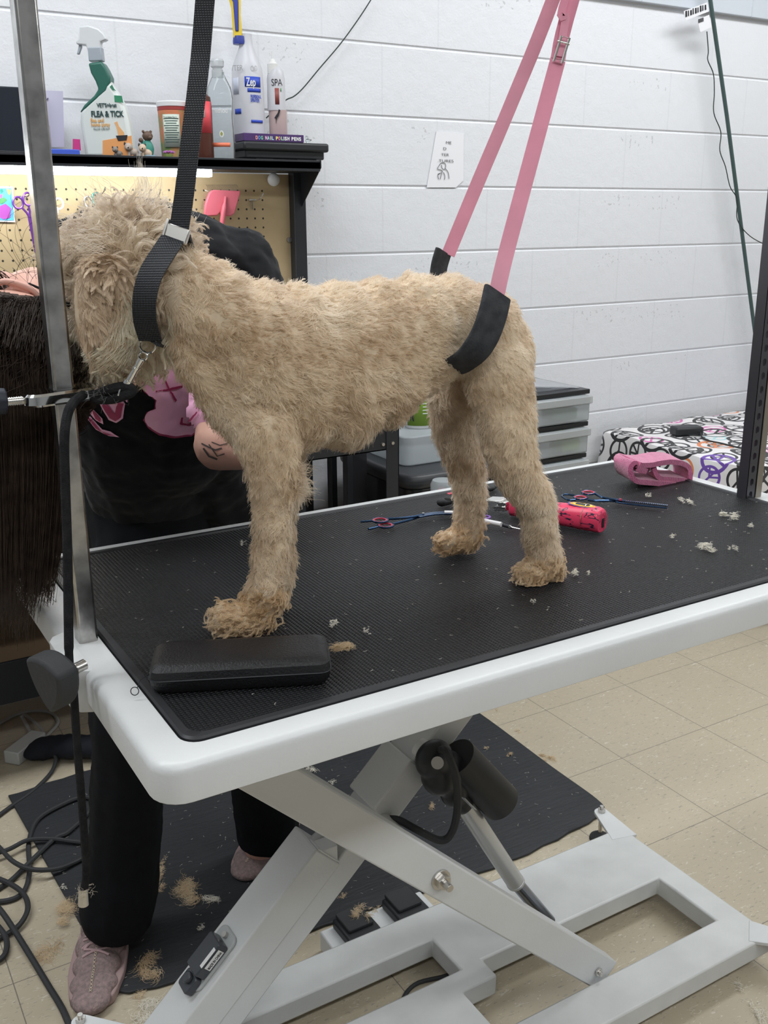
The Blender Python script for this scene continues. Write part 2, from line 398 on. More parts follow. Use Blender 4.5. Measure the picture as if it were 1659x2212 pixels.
# scissor arms
dA = Vector((.68, 0, -.65)).normalized(); PV = Vector((.268, 0, .408))
def arm(name, y0, y1, piv, dr, s0, s1, h):
    bm = BM(); p0 = piv+dr*s0; p1 = piv+dr*s1; p0.y = p1.y = (y0+y1)/2
    beam(bm, p0, p1, abs(y1-y0), h, up=dr.cross(Vector((0, 1, 0)))); return mk(name, bm, M_WHITEP, tab, bevel=.003)
dB = Vector((.68, 0, .65)).normalized()
def bar(name, piv, dr, s0, s1, y0, y1, n0, n1):
    """box along dr between s0..s1, across y0..y1, and n0..n1 perpendicular"""
    nr = Vector((-dr.z, 0, dr.x)); bm = BM(); piv = Vector((piv.x, 0, piv.z)); vs = []
    for s in (s0, s1):
        for yy, nn in ((y0, n0), (y1, n0), (y1, n1), (y0, n1)): vs.append(bm.verts.new(piv+dr*s+nr*nn+Vector((0, yy, 0))))
    for f in ((0, 1, 2, 3), (7, 6, 5, 4), (0, 4, 5, 1), (1, 5, 6, 2), (2, 6, 7, 3), (3, 7, 4, 0)): bm.faces.new([vs[i] for i in f])
    return mk(name, bm, M_WHITEP, tab, bevel=.003)
bar('scissor_arm', PV, dA, -.50, .505, -.672, -.640, -.030, .030)
bar('scissor_arm', PV, dB, -.47, .545, -.498, -.425, -.026, .022)
# control box housing along the lower inner arm
LB = Vector((-.07, 0, .085))
hous = bar('control_housing', LB, dB, -.02, .375, -.502, -.425, .016, .077)
bar('arm_cover', LB, dB, .475, .575, -.503, -.420, -.024, .032)
# cross tubes and pivot bolts
bm = BM(); cyl(bm, (PV.x, -.64, PV.z), (PV.x, -.42, PV.z), .016); q = LB+dB*.42
cyl(bm, (q.x, -.52, q.z+.02), (q.x, -.40, q.z+.02), .012)
mk('cross_tube', bm, M_WHITEP, tab)
def hexbolt(c, ax, r, h, parent, name='bolt', washer=True):
    bm = BM(); c = Vector(c); ax = Vector(ax).normalized()
    if washer: cyl(bm, c, c+ax*h*.2, r*1.35, seg=24)
    cyl(bm, c+ax*h*.2, c+ax*h*.65, r, seg=6); cyl(bm, c+ax*h*.65, c+ax*h*1.35, r*.5, seg=14)
    return mk(name, bm, M_SCREW, parent, bevel=.0004)
hexbolt((PV.x, -.672, PV.z), (0, -1, 0), .012, .020, tab)
q = PV+dA*.468; hexbolt((q.x, -.672, q.z), (0, -1, 0), .008, .008, tab, washer=False)
# end plate at the top of the housing with a small screw
e = LB+dB*.375
bm = BM(); nB = Vector((-dB.z, 0, dB.x)); prism(bm, [(-.502, .03), (-.497, .016), (-.470, .016), (-.470, .074), (-.502, .074)], e, (0, 1, 0), nB, dB, .003)
box(bm, e+dB*.0015+Vector((0, -.485, 0))+nB*.045, (.03, .03, .03))
mk('housing_plate', bm, M_WHITEP, tab, bevel=.001)
bm = BM(); cyl(bm, e+nB*.045+Vector((0, -.455, 0)), e+nB*.045+Vector((0, -.455, 0))+dB*.02, .013, .010); cyl(bm, e+nB*.045+Vector((0, -.455, 0))+dB*.02, e+nB*.045+Vector((0, -.455, 0))+dB*.036, .006)
mk('cable_gland', bm, mat('pale_grey_plastic', (.6, .61, .62), .4), tab)
# control unit on the housing's upper face
def ctl():
    f = Vector((0, -1, 0)); 
    O = LB+nB*.077; ux, uy = dB, Vector((0, 1, 0))
    c0 = Y(455, 2055, -.45); s = (c0-O).dot(dB)
    bm = BM(); prism(bm, rrect(.092, .192, -.488, -.438, .012), O, ux, uy, nB, .006)
    b = mk('control_unit', bm, mat('grey_plastic', (.42, .44, .44), .35), tab, bevel=.002)
    bm = BM(); prism(bm, rrect(.114, .174, -.486, -.447, .004), O+nB*.006, ux, uy, nB, .020)
    prism(bm, rrect(.082, .112, -.484, -.450, .006), O+nB*.004, ux, uy, nB, .014); cyl(bm, O+ux*.102+uy*-.468+nB*.018, O+ux*.102+uy*-.468+nB*.026, .009)
    k = mk('control_cover', bm, mat('smoky_black_plastic', (.05, .055, .065), .25), b, bevel=.002)
    bm = BM(); prism(bm, rrect(.130, .164, -.4865, -.4795, .0005), O+nB*.0262, ux, uy, nB, .0004)
    mk('sticker', bm, M_WHITE, b, smooth=False)
    bm = BM(); a = O+nB*.0245+uy*-.486
    prism(bm, [(.132, .0), (.166, .0), (.166, .012), (.132, .012)], O+Vector((0, -.4868, 0))+nB*.010, ux, nB, (0, -1, 0), .0004)
    mk('sticker', bm, M_WHITE, b, smooth=False)
    text('MADE IN CHINA', O+Vector((0, -.4874, 0))+nB*.0125+ux*.1335, ux, nB, .0072, M_INK, b, width=.031, bold=.0001)
    bm = BM(); cyl(bm, O+ux*.182+uy*-.462+nB*.006, O+ux*.182+uy*-.462+nB*.012, .005); mk('screw', bm, M_SCREW, b)
ctl()
# actuator: motor, gearbox, tube, rod
ya = -.535
a0 = Y(938, 1640, ya); a1 = Y(1113, 1905, ya); a2 = Y(1190, 1995, -.545); 
ad = (a1-a0).normalized()
bm = BM(); cyl(bm, Y(905, 1612, -.50), a0+Vector((0, .004, 0)), .016); mk('pivot_tube', bm, M_WHITEP, tab)
bm = BM(); cyl(bm, a0+ad*.075, a1, .0165, seg=28); cyl(bm, a1-ad*.002, a1+ad*.004, .0172, seg=28); mk('actuator_tube', bm, mat('silver_paint', (.55, .56, .56), .35, .6), tab, bevel=.0008)
bm = BM(); cyl(bm, a1, a1+(a2-a1).normalized()*.135, .0125, seg=24); mk('actuator_rod', bm, mat('dark_chrome', (.25, .27, .31), .2, 1.), tab)
bm = BM(); ball(bm, a0, (.034, .026, .034)); ball(bm, a0+ad*.035, (.040, .030, .040)); ball(bm, a0+ad*.08, (.026, .024, .032)); ball(bm, a0+ad*.115, (.019, .019, .022))
m0 = Y(1005, 1655, ya); m1 = Y(1082, 1733, ya-.01)
blob('gearbox', bm, M_BLKPL, .004, tab, 4)
bm = BM(); cyl(bm, m0-(m1-m0)*.25, m1, .0345, seg=40); cyl(bm, m1, m1+(m1-m0).normalized()*.0015, .032, seg=40); mo = mk('motor', bm, M_BLKPL, tab, bevel=.002)
p = Y(1012, 1735, ya-.036); md = (m1-m0).normalized()
bm = BM(); beam(bm, p-md*.018, p+md*.018, .0008, .012, up=(0, -1, .3)); mk('rating_plate', bm, mat('dull_silver', (.55, .56, .57), .4, .5), mo)
bm = BM(); cyl(bm, Y(945, 1648, ya-.034), Y(945, 1648, ya-.028), .010); mk('bolt', bm, M_SCREW, tab)
bm = BM(); sweep(bm, smoothpath([Y(952, 1620, ya-.02), Y(965, 1625, ya-.045), Y(985, 1680, ya-.055), Y(988, 1750, ya-.05), Y(975, 1800, ya-.04), Y(950, 1815, ya-.03), Y(900, 1792, -.56), Y(862, 1772, -.53), Y(835, 1770, -.5)]), .0065, seg=8)
mk('motor_cable', bm, M_BLKRUB, tab)
# base: a thick plate with cut-outs, built as bars
def plate():
    zt, zb = .070, .028; bm = BM()
    xs = sorted({-.16, .05, .385, .412, .46, .64, .903, .962}); ys = sorted({-.757, -.677, -.575, -.53, -.44, -.362})
    def solid(x, y):
        if x < -.16 or x > .962 or y < -.757 or y > -.362: return False
        if .46 < x < .903 and -.677 < y < -.53: return False
        if .385 < x < .46 and -.677 < y < -.575: return False
        if x < .412 and -.53 < y < -.44: return False
        if x < -.11 : return True
        if x < .385 and -.677 < y < -.53: return False if x < -.11 else True
        return True
    xs = [-.16, -.11, .385, .412, .46, .903, .962]; ys = [-.757, -.677, -.575, -.53, -.44, -.362]
    vid = {}
    def V(i, j, z):
        k = (i, j, z)
        if k not in vid: vid[k] = bm.verts.new((xs[i], ys[j], z))
        return vid[k]
    S_ = lambda i, j: 0 <= i < len(xs)-1 and 0 <= j < len(ys)-1 and solid((xs[i]+xs[i+1])/2, (ys[j]+ys[j+1])/2)
    for i in range(len(xs)-1):
        for j in range(len(ys)-1):
            if not S_(i, j): continue
            bm.faces.new((V(i, j, zt), V(i+1, j, zt), V(i+1, j+1, zt), V(i, j+1, zt)))
            thin = .52 if False else zb
            bm.faces.new((V(i, j, zb), V(i, j+1, zb), V(i+1, j+1, zb), V(i+1, j, zb)))
            for di, dj, a, b in ((-1, 0, (i, j), (i, j+1)), (1, 0, (i+1, j), (i+1, j+1)), (0, -1, (i, j), (i+1, j)), (0, 1, (i, j+1), (i+1, j+1))):
                if not S_(i+di, j+dj): bm.faces.new((V(*a, zt), V(*b, zt), V(*b, zb), V(*a, zb)))
    return mk('base_plate', bm, mat('scuffed_white_paint', (.66, .67, .66), .38, var=.10, vscale=14, bump=.08, bscale=70), tab, bevel=.004)
plate()
def foot(cx, cy, px, py):
    bm = BM(); d = Vector((px-cx, py-cy, 0)); L = d.length; d.normalize(); n = Vector((-d.y, d.x, 0))
    pts = [(-.02, .030), (-.02, -.030)] + [(L+.016*math.sin(t), -.016*math.cos(t)) for t in np.linspace(0, pi, 9)]
    prism(bm, pts, (cx, cy, .064), d, n, (0, 0, 1), .007); o = mk('foot_arm', bm, M_WHITEP, tab, bevel=.001)
    bm = BM(); cyl(bm, (px, py, .0), (px, py, .008), .024, .022); cyl(bm, (px, py, .008), (px, py, .018), .021, .008); mk('rubber_foot', bm, M_BLKRUB, o, bevel=.001)
    bm = BM(); cyl(bm, (px, py, .015), (px, py, .086), .0045); cyl(bm, (px, py, .071), (px, py, .079), .0085, seg=6); cyl(bm, (px, py, .056), (px, py, .064), .0085, seg=6)
    mk('levelling_bolt', bm, M_SCREW, o, bevel=.0004)
foot(.945, -.375, .963, -.298); foot(-.145, -.375, -.200, -.300); foot(.945, -.745, .99, -.80); foot(-.15, -.745, -.19, -.80)
# pole set into the left end and the perforated post on the right end
def pole():
    po = thing('grooming_pole', 'chrome square pole standing in the left end of the grooming table', 'pole', (-.194, -.590, TZ))
    bm = BM(); box2(bm, (-.2055, -.603, .79), (-.183, -.577, 1.93))
    mk('upright', bm, M_STEELB, po, bevel=.003)
    bm = BM(); box2(bm, (-.2055, -.602, 1.93), (.99, -.578, 1.955)); mk('overhead_bar', bm, M_STEELB, po, bevel=.002)
    # threaded clamp knob under the boss
    k0 = at(166, 1443, 0, -.234); kd = Vector((-1, -.32, -.10)).normalized()
    bm = BM(); cyl(bm, k0-kd*.01, k0+kd*.020, .006)
    for i in range(8): cyl(bm, k0+kd*(.001+.0024*i), k0+kd*(.0018+.0024*i), .0067, seg=14)
    kn = mk('threaded_rod', bm, M_SCREW, po)
    a, b, d = frame(kd); bm = BM(); pts = []
    rt = .037
    for i in range(3):                       # three-lobed: arcs swung about the opposite corner
        va = 2*pi*i/3+.5; vx, vy = rt*math.cos(va), rt*math.sin(va)
        for j in range(9): t = va+pi-pi/6+pi/3*j/9; pts.append((vx+rt*1.732*math.cos(t), vy+rt*1.732*math.sin(t)))
    prism(bm, pts, k0+kd*.014, a, b, d, .026); mk('knob', bm, M_BLKRUB, po, bevel=.004)
    return po
POLE = pole()
def post():
    po = thing('perforated_post', 'dark slotted steel post backed by a tube, standing on the right table end', 'post', (.98, -.59, TZ))
    bm = BM(); n = 46; x0, x1, yy = .9625, .9865, -.597
    z = TZ-.005
    for i in range(n):
        zb = z+i*.0235; zt_ = zb+.0235; h0, h1 = zb+.005, zb+.0185; a, b = x0+.0075, x1-.0075
        P = [(x0, zb), (x1, zb), (x1, zt_), (x0, zt_)]
        sl = []
        for k in range(7): t = pi+pi*k/6; sl.append(((a+b)/2+.0042*math.cos(t), h0+.004+.004*math.sin(t)))
        for k in range(7): t = pi*k/6; sl.append(((a+b)/2+.0042*math.cos(t), h1-.004+.004*math.sin(t)))
        out = []
        for k in range(7): out.append((x0 + (x1-x0)*k/6, zb))
        for k in range(7): out.append((x1 - (x1-x0)*k/6, zt_))
        I = [bm.verts.new((p, yy, q)) for p, q in sl]; O_ = [bm.verts.new((p, yy, q)) for p, q in out]
        J = [bm.verts.new((p, yy+.002, q)) for p, q in sl]
        for k in range(14): k2 = (k+1) % 14; bm.faces.new((O_[k], O_[k2], I[k2], I[k])); bm.faces.new((I[k], I[k2], J[k2], J[k]))
    for a, b in ((x0, x0+.0018), (x1-.0018, x1)): box2(bm, (a, yy, z), (b, yy+.020, z+n*.0235))
    mk('slotted_rail', bm, mat('dark_steel', (.10, .10, .115), .35, .7), po, smooth=False)
    bm = BM(); box2(bm, (x1+.001, yy-.001, z-.01), (x1+.016, yy+.024, 1.93)); mk('back_tube', bm, mat('brown_grey_steel', (.34, .31, .27), .4, .8), po, bevel=.001)
    return po
post()
# foot switch
ped = thing('foot_switch', 'white plate with two black foot pedals on the floor by the table base', 'pedal switch', (.36, -.32, 0))
bm = BM(); box2(bm, (.255, -.36, .003), (.485, -.285, .045)); mk('switch_plate', bm, M_WHITEP, ped, bevel=.004)
for px in (.315, .425):
    bm = BM(); box2(bm, (px-.035, -.366, .045), (px+.035, -.290, .066)); o = mk('pedal', bm, M_BLKPL, ped, bevel=.005)
    bm = BM(); prism(bm, rrect(px-.027, px+.027, -.345, -.288, .004), (0, 0, .066), (1, 0, 0), (0, 1, 0), (0, .05, 1), .007); mk('tread_pad', bm, M_BLKRUB, o, bevel=.0015)
bm = BM(); cyl(bm, (.275, -.3605, .024), (.275, -.363, .024), .005); mk('screw', bm, M_SCREW, ped)
bm = BM(); sweep(bm, smoothpath([(.50, -.34, .02), (.55, -.40, .008), (.45, -.47, .006), (.36, -.46, .006), (.30, -.50, .006), (.2, -.6, .006)]), .004, seg=8)
mk('switch_cable', bm, M_BLKRUB, ped)
# ---------------------------------------------------------------- dog
def fur_mat(name, light, mid, dark, sc=16, rough=.75):
    m = mat(name, mid, rough, spec=.25); g = NT(m); o, x, y, z = g.xyz()
    a = g.noise(o, sc, 3, .4); b = g.noise(o, sc*7, 2)
    r = g.n('ValToRGB'); g.l(g.math('ADD', g.math('MULTIPLY', a, .7), g.math('MULTIPLY', b, .3)), r.inputs[0])
    e = r.color_ramp.elements; e[0].position = .34; e[0].color = (*dark, 1); e[1].position = .64; e[1].color = (*light, 1)
    k = e.new(.50); k.color = (*mid, 1)
    g.l(r.outputs[0], g.b.inputs['Base Color'])
    h = g.n('BsdfHairPrincipled'); h.model = 'CHIANG'; h.parametrization = 'COLOR'; g.l(r.outputs[0], h.inputs['Color']); h.inputs['Roughness'].default_value = .45; h.inputs['Radial Roughness'].default_value = .65; h.inputs['IOR'].default_value = 1.45
    ms = g.n('MixShader'); ms.inputs[0].default_value = .42; g.l(g.b.outputs[0], ms.inputs[1]); g.l(h.outputs[0], ms.inputs[2])
    out = [n for n in g.nt.nodes if n.type == 'OUTPUT_MATERIAL'][0]; g.l(ms.outputs[0], out.inputs[0]); return m
M_FUR = fur_mat('apricot_fur', (.94, .81, .63), (.86, .69, .49), (.58, .40, .24))
M_FURF = fur_mat('ginger_fur', (.88, .70, .48), (.76, .54, .32), (.55, .36, .19), 24)
M_FURC = fur_mat('cream_curls', (.94, .82, .65), (.83, .68, .50), (.48, .33, .21), 26)
M_FURE = fur_mat('pale_curls', (.95, .90, .76), (.88, .79, .60), (.70, .55, .36), 26)

def sz(u, v, r, y):
    p = Y(u, v, y); return p, r*pxs(p)
def chain(bm, L, n=3):
    """L: (u, v, r_px, y) stations joined by overlapping balls"""
    for A, B in zip(L, L[1:]):
        for k in range(n+1):
            t = k/n; u, v, r, y = [a*(1-t)+b*t for a, b in zip(A, B)]
            p, R = sz(u, v, r, y); ball(bm, p, R, sub=2)
    if len(L) == 1: p, R = sz(*L[0]); ball(bm, p, R, sub=2)
def ell(bm, u, v, ru, rv, y, ry, rot=0.):
    """ball seen as ru x rv picture elements, ry metres deep, turned by rot in the picture plane"""
    p = Y(u, v, y); s = pxs(p); a = ru*s; rx = math.sqrt(max((a*a-(ry*.5126)**2), (a*.4)**2))/.8586
    ball(bm, p, (rx, ry, rv*s/.955), Matrix.Rotation(rot, 3, 'Y') if rot else None, sub=3)

dog = thing('dog', 'freshly clipped apricot curly-coated dog standing on the grooming table', 'dog', (.2, -.65, .8785))
bm = BM(); yc = -.655
for a in ((515, 755, 92, 138, yc, .064), (575, 775, 105, 156, yc, .073), (650, 795, 120, 170, yc, .077), (735, 792, 120, 171, yc, .077), (820, 765, 115, 153, yc, .073),
          (900, 728, 104, 126, yc, .067), (970, 708, 95, 105, yc, .064), (1040, 720, 83, 96, yc, .065), (1085, 765, 60, 84, yc, .063)): ell(bm, *a)
# neck and throat, chest
chain(bm, [(480, 690, 100, yc), (420, 645, 92, -.635), (365, 620, 90, -.605)], 4)
chain(bm, [(412, 640, 82, -.63), (480, 605, 34, yc), (525, 630, 34, yc)], 3)
chain(bm, [(520, 850, 86, yc), (560, 900, 84, yc-.01), (585, 940, 68, yc-.02)], 3)
chain(bm, [(412, 735, 62, -.64), (455, 795, 62, yc), (500, 875, 60, yc)], 3)
# head and muzzle, turned a little away
chain(bm, [(335, 590, 100, -.590), (285, 570, 108, -.560), (235, 590, 96, -.535)], 3)
chain(bm, [(235, 650, 84, -.535), (205, 715, 66, -.515), (170, 750, 44, -.495)], 3)
chain(bm, [(335, 690, 76, -.595), (305, 745, 60, -.575), (250, 755, 55, -.545), (200, 765, 42, -.51)], 3)
# near fore leg
yn = -.690
chain(bm, [(572, 925, 74, -.685), (585, 985, 62, yn), (590, 1040, 52, yn), (588, 1100, 43, yn), (585, 1170, 38, yn), (582, 1235, 38, yn), (570, 1290, 38, yn), (558, 1322, 36, yn)], 4)
chain(bm, [(560, 1334, 31, yn), (522, 1336, 32, yn), (490, 1334, 34, yn)], 3)
# far fore leg
yf = -.640
chain(bm, [(592, 930, 66, -.64), (605, 1000, 54, yf), (606, 1060, 42, yf), (604, 1130, 33, yf), (606, 1200, 31, yf), (606, 1250, 30, yf), (594, 1285, 28, yf), (584, 1306, 26, yf)], 4)
chain(bm, [(580, 1306, 26, yf), (550, 1308, 26, yf)], 2)
# near hind leg: thigh, knee, hock, pastern, paw
yh = -.722
chain(bm, [(1072, 800, 78, -.695), (1088, 870, 70, -.700), (1096, 935, 61, -.712), (1110, 1000, 51, -.718), (1136, 1050, 44, yh), (1160, 1090, 41, yh), (1166, 1145, 38, yh), (1176, 1200, 38, yh), (1180, 1230, 36, yh)], 4)
chain(bm, [(1178, 1236, 33, yh), (1150, 1241, 31, yh), (1140, 1243, 28, yh)], 3)
# far hind leg
yk = -.575
chain(bm, [(1010, 800, 68, -.60), (984, 860, 61, -.585), (985, 920, 52, yk), (996, 975, 40, yk), (1012, 1030, 36, yk), (1018, 1080, 34, yk), (1012, 1130, 31, yk), (1010, 1158, 30, yk)], 4)
chain(bm, [(1006, 1165, 26, yk), (980, 1169, 25, yk), (965, 1172, 22, yk)], 3)
M_SKIN = mat('fur_under', (.66, .53, .38), .9)
body = blob('body', bm, M_SKIN, .0045, dog, 7, disp=[(.008, .022), (.005, .010)])
# near ear: a long flap
bm = BM()
ell(bm, 222, 672, 56, 104, -.622, .020, -.10); ell(bm, 236, 610, 44, 52, -.624, .026)
M_EARF = fur_mat('ear_fur', (.84, .68, .50), (.70, .52, .35), (.45, .31, .19), 30)
ear = blob('ear', bm, M_SKIN, .004, dog, 5, disp=[(.006, .02)])

def project(P):
    d = P-np.array(CAM); z = d @ np.array(_f)
    return 829.5+FPX*(d @ np.array(_r))/z, 1106-FPX*(d @ np.array(_u))/z
def smooth01(x, a, b): t = np.clip((x-a)/(b-a), 0, 1); return t*t*(3-2*t)
def fur(name, me, n, m, parent, keep, length, flow, lift, wave, r0, k=6, seed=1, tip=.25, curl=0., clump=0.):
    """short coat: flow(p) gives the lie of the coat, lift how far it stands off the skin"""
    rg = np.random.default_rng(seed); p, q = sample(me, n, rg)
    kp = keep(p, q); p, q = p[kp], q[kp]
    kk = rg.random(len(p)) < 1; L = length(p)*rg.uniform(.65, 1.25, len(p))
    d = flow(p)+.6*vnoise(p, 38, seed)+.75*vnoise(p, 120, seed+1)
    d = d-q*np.sum(d*q, 1)[:, None]; d = unit(d)
    lf = lift(p) if callable(lift) else lift
    lf = np.broadcast_to(lf, (len(p),))[:, None]*(1+.4*rg.normal(size=(len(p), 1)))
    P = np.empty((len(p), k, 3)); cur = p-q*.001; side = np.cross(q, d)
    ph = vnoise(p, 60, seed+2)[:, :1]*4+rg.normal(size=(len(p), 1))*.5
    W = wave(p)[:, None] if callable(wave) else wave
    cl = curl(p)[:, None] if callable(curl) else curl
    for j in range(k):
        t = j/(k-1); P[:, j] = cur
        dirn = unit(q*lf*(1-.75*t)+d+side*W*np.cos(ph+t*6.)+rg.normal(size=p.shape)*.06)
        if not np.isscalar(cl) or cl: 
            a = ph*1.3+t*cl*5; dirn = unit(dirn*.55+(side*np.cos(a)+q*np.sin(a)+d*.3*np.cos(a))*np.minimum(cl, 1))
        cur = cur+dirn*(L/(k-1))[:, None]
    P[:, :, 2] = np.maximum(P[:, :, 2], .8795)
    ok = ~((P[:, :, 0] < -.178) & (P[:, :, 1] < -.570)).any(1); P = P[ok]
    return strands(name, P, m, parent, r0*rg.uniform(.7, 1.3, len(P)), tip)

def locks(name, me, n, kids, m, parent, keep, length, flow, lift, amp, freq, root, tipr, r0=.00026, k=12, seed=1):
    """hair gathered into wavy locks: n locks of kids hairs each"""
    rg = np.random.default_rng(seed); p, q = sample(me, n, rg); kp = keep(p, q); p, q = p[kp], q[kp]; n = len(p)
    L = (length(p) if callable(length) else length)*rg.uniform(.6, 1.3, n); d = flow(p)+.55*vnoise(p, 40, seed)+.35*rg.normal(size=p.shape); d = unit(d-q*np.sum(d*q, 1)[:, None]); side = np.cross(q, d)
    ph = rg.random((n, 1))*6.28; fr = freq*rg.uniform(.7, 1.3, (n, 1)); am = amp*rg.uniform(.5, 1.4, (n, 1)); hand_ = np.sign(rg.normal(size=(n, 1)))
    lf = (lift(p) if callable(lift) else np.full(n, lift))[:, None]*rg.uniform(.6, 1.4, (n, 1)); cur = p-q*.001; G = np.empty((n, k, 3))
    for j in range(k):
        t = j/(k-1); G[:, j] = cur; a = ph+fr*t
        v = unit(d+q*lf*(1-1.1*t)+side*np.cos(a)*am+q*np.sin(a)*am*hand_*.8+np.array([0, 0, -.25])*t); cur = cur+v*(L/(k-1))[:, None]
    off = rg.normal(size=(n, kids, 3)); off = off-q[:, None]*np.sum(off*q[:, None], 2, keepdims=True); tt = np.linspace(0, 1, k)[None, None, :, None]
    wd_ = root*(1-tt)**.8+tipr; P = G[:, None]+off[:, :, None]*wd_*.6+rg.normal(size=(n, kids, k, 3))*.00035
    P = P.reshape(-1, k, 3); P[:, :, 2] = np.maximum(P[:, :, 2], .8795); P = P[~((P[:, :, 0] < -.178) & (P[:, :, 1] < -.570)).any(1)]
    return strands(name, P, m, parent, r0*rg.uniform(.7, 1.3, len(P)), .35)
U = lambda p: project(p)
def not_head(p, q): u, v = U(p); return ~((u < 395-(v-560)*.12) & (v < 880)) | (u > 420)
def is_head(p, q): u, v = U(p); return (u < 410) & (v < 880)
def is_paw(p): u, v = U(p); return ((v > 1275) & (u < 660)) | ((v > 1205) & (u > 1080)) | ((v > 1135) & (u > 900) & (u < 1070))
def flow_body(p):
    u, v = U(p); f = np.zeros_like(p); leg = smooth01(v, 880, 960)
    f[:, 0] = (1-leg)*.75-leg*.05; f[:, 2] = -.35-.75*leg; hip = smooth01(u, 980, 1100); f[:, 2] -= hip*.6; f[:, 0] -= hip*.3
    paw = is_paw(p); f[paw] = (-.9, -.1, -.35); return f
def len_body(p):
    u, v = U(p); L = .0105+.004*vnoise(p, 18, 5)[:, 0]
    L = np.where(np.hypot(u-632, v-1035) < 32, .021, L); L = np.where((v > 1120) & (u < 660), .0125, L)
    L = np.where((u < 520) & (v < 640), .013, L)
    return L
def wav(p): u, v = U(p); return .35+.5*((v > 1000) & (u < 700))+.35*(v > 1050)
fur('coat', body.data, 90000, M_FUR, dog, lambda p, q: not_head(p, q) & ~is_paw(p), len_body, flow_body, lambda p: .75+.35*vnoise(p, 90, 77)[:, 0], wav, .00030, seed=3)
locks('coat_tufts', body.data, 11000, 9, M_FUR, dog, lambda p, q: not_head(p, q) & ~is_paw(p), lambda p: len_body(p)*.95, flow_body, .8, .35, 5., .0028, .0005, .00028, 7, seed=31)
locks('paw_curls', body.data, 12000, 14, M_FURF, dog, lambda p, q: is_paw(p), .021, flow_body, .9, .9, 8., .003, .0006, seed=32)
fur('paw_fur', body.data, 60000, M_FURF, dog, lambda p, q: is_paw(p), lambda p: np.full(len(p), .0155), flow_body, .65, .7, .00026, k=9, seed=4, curl=.95)
# head hair: long loose waves swept to the back and sides from the crown
cr = np.array(Y(262, 560, -.62))
def flow_head(p):
    u, v = U(p); f = np.zeros_like(p)
    d = p-cr; f += unit(d)*.9; f[:, 2] -= smooth01(v, 590, 700)*1.6; f[:, 2] += .10*(v < 540)
    f[:, 0] += .25*(u > 300)-.15*(u < 300); return f
def len_head(p):
    u, v = U(p); L = .034+.014*vnoise(p, 22, 8)[:, 1]; L = np.where(v > 680, .030, L); L = np.where((u > 330) & (v > 560), .014, L)
    L = np.where((np.abs(u-300) < 60) & (v > 590) & (v < 690), .013, L); return np.clip(L, .012, .05)
locks('head_locks', body.data, 9000, 26, M_FURC, dog, lambda p, q: is_head(p, q) & (U(p)[1] < 690) & ~((U(p)[0] > 352) & (U(p)[1] > 530)), lambda p: np.where(U(p)[1] < 600, .046, .030), flow_head, lambda p: np.where(U(p)[1] < 560, 1.1, .6), .85, 9., .0042, .0007, k=14, seed=33)
locks('beard_locks', body.data, 7000, 22, M_FURE, dog, lambda p, q: is_head(p, q) & (U(p)[1] > 680) & (U(p)[0] < 362), .034, flow_head, .5, .45, 6., .004, .0008, seed=34)
fur('head_hair', body.data, 90000, M_FURC, dog, is_head, len_head, flow_head, lambda p: np.where(U(p)[1] < 560, 1.0, .5), .55, .00027, k=10, seed=6, curl=lambda p: np.where(U(p)[1] < 650, .75, .3))
fl = lambda p: np.stack([.15+0*p[:, 0], 0*p[:, 0], -1+0*p[:, 0]], 1)
fur('ear_fur', ear.data, 46000, M_EARF, ear, lambda p, q: q[:, 2] < 2, lambda p: np.where(U(p)[1] > 655, .020, .013), fl, .22, .55, .00026, k=9, seed=7, curl=.25)
def edge(p, q): u, v = U(p); return (u > 232+(700-v)*.15) & (v > 625) | (v > 745)
locks('ear_locks', ear.data, 900, 26, M_EARF, ear, lambda p, q: q[:, 1] < .3, .026, lambda p: np.stack([.1+0*p[:, 0], 0*p[:, 0], -1+0*p[:, 0]], 1), .3, .4, 6., .0035, .0007, seed=35)
locks('ear_fringe_locks', ear.data, 900, 24, M_FURE, ear, lambda p, q: ((U(p)[0] > 235+(700-U(p)[1])*.15) & (U(p)[1] > 640)) | (U(p)[1] > 745), .030, lambda p: np.stack([.55+0*p[:, 0], 0*p[:, 0], -.7+0*p[:, 0]], 1), .5, .9, 9., .0035, .0006, seed=36)
fur('ear_fringe', ear.data, 12000, M_FURE, ear, edge, lambda p: np.full(len(p), .028), lambda p: np.stack([.55+0*p[:, 0], 0*p[:, 0], -.7+0*p[:, 0]], 1), .5, .6, .00026, k=10, seed=8, curl=.8)
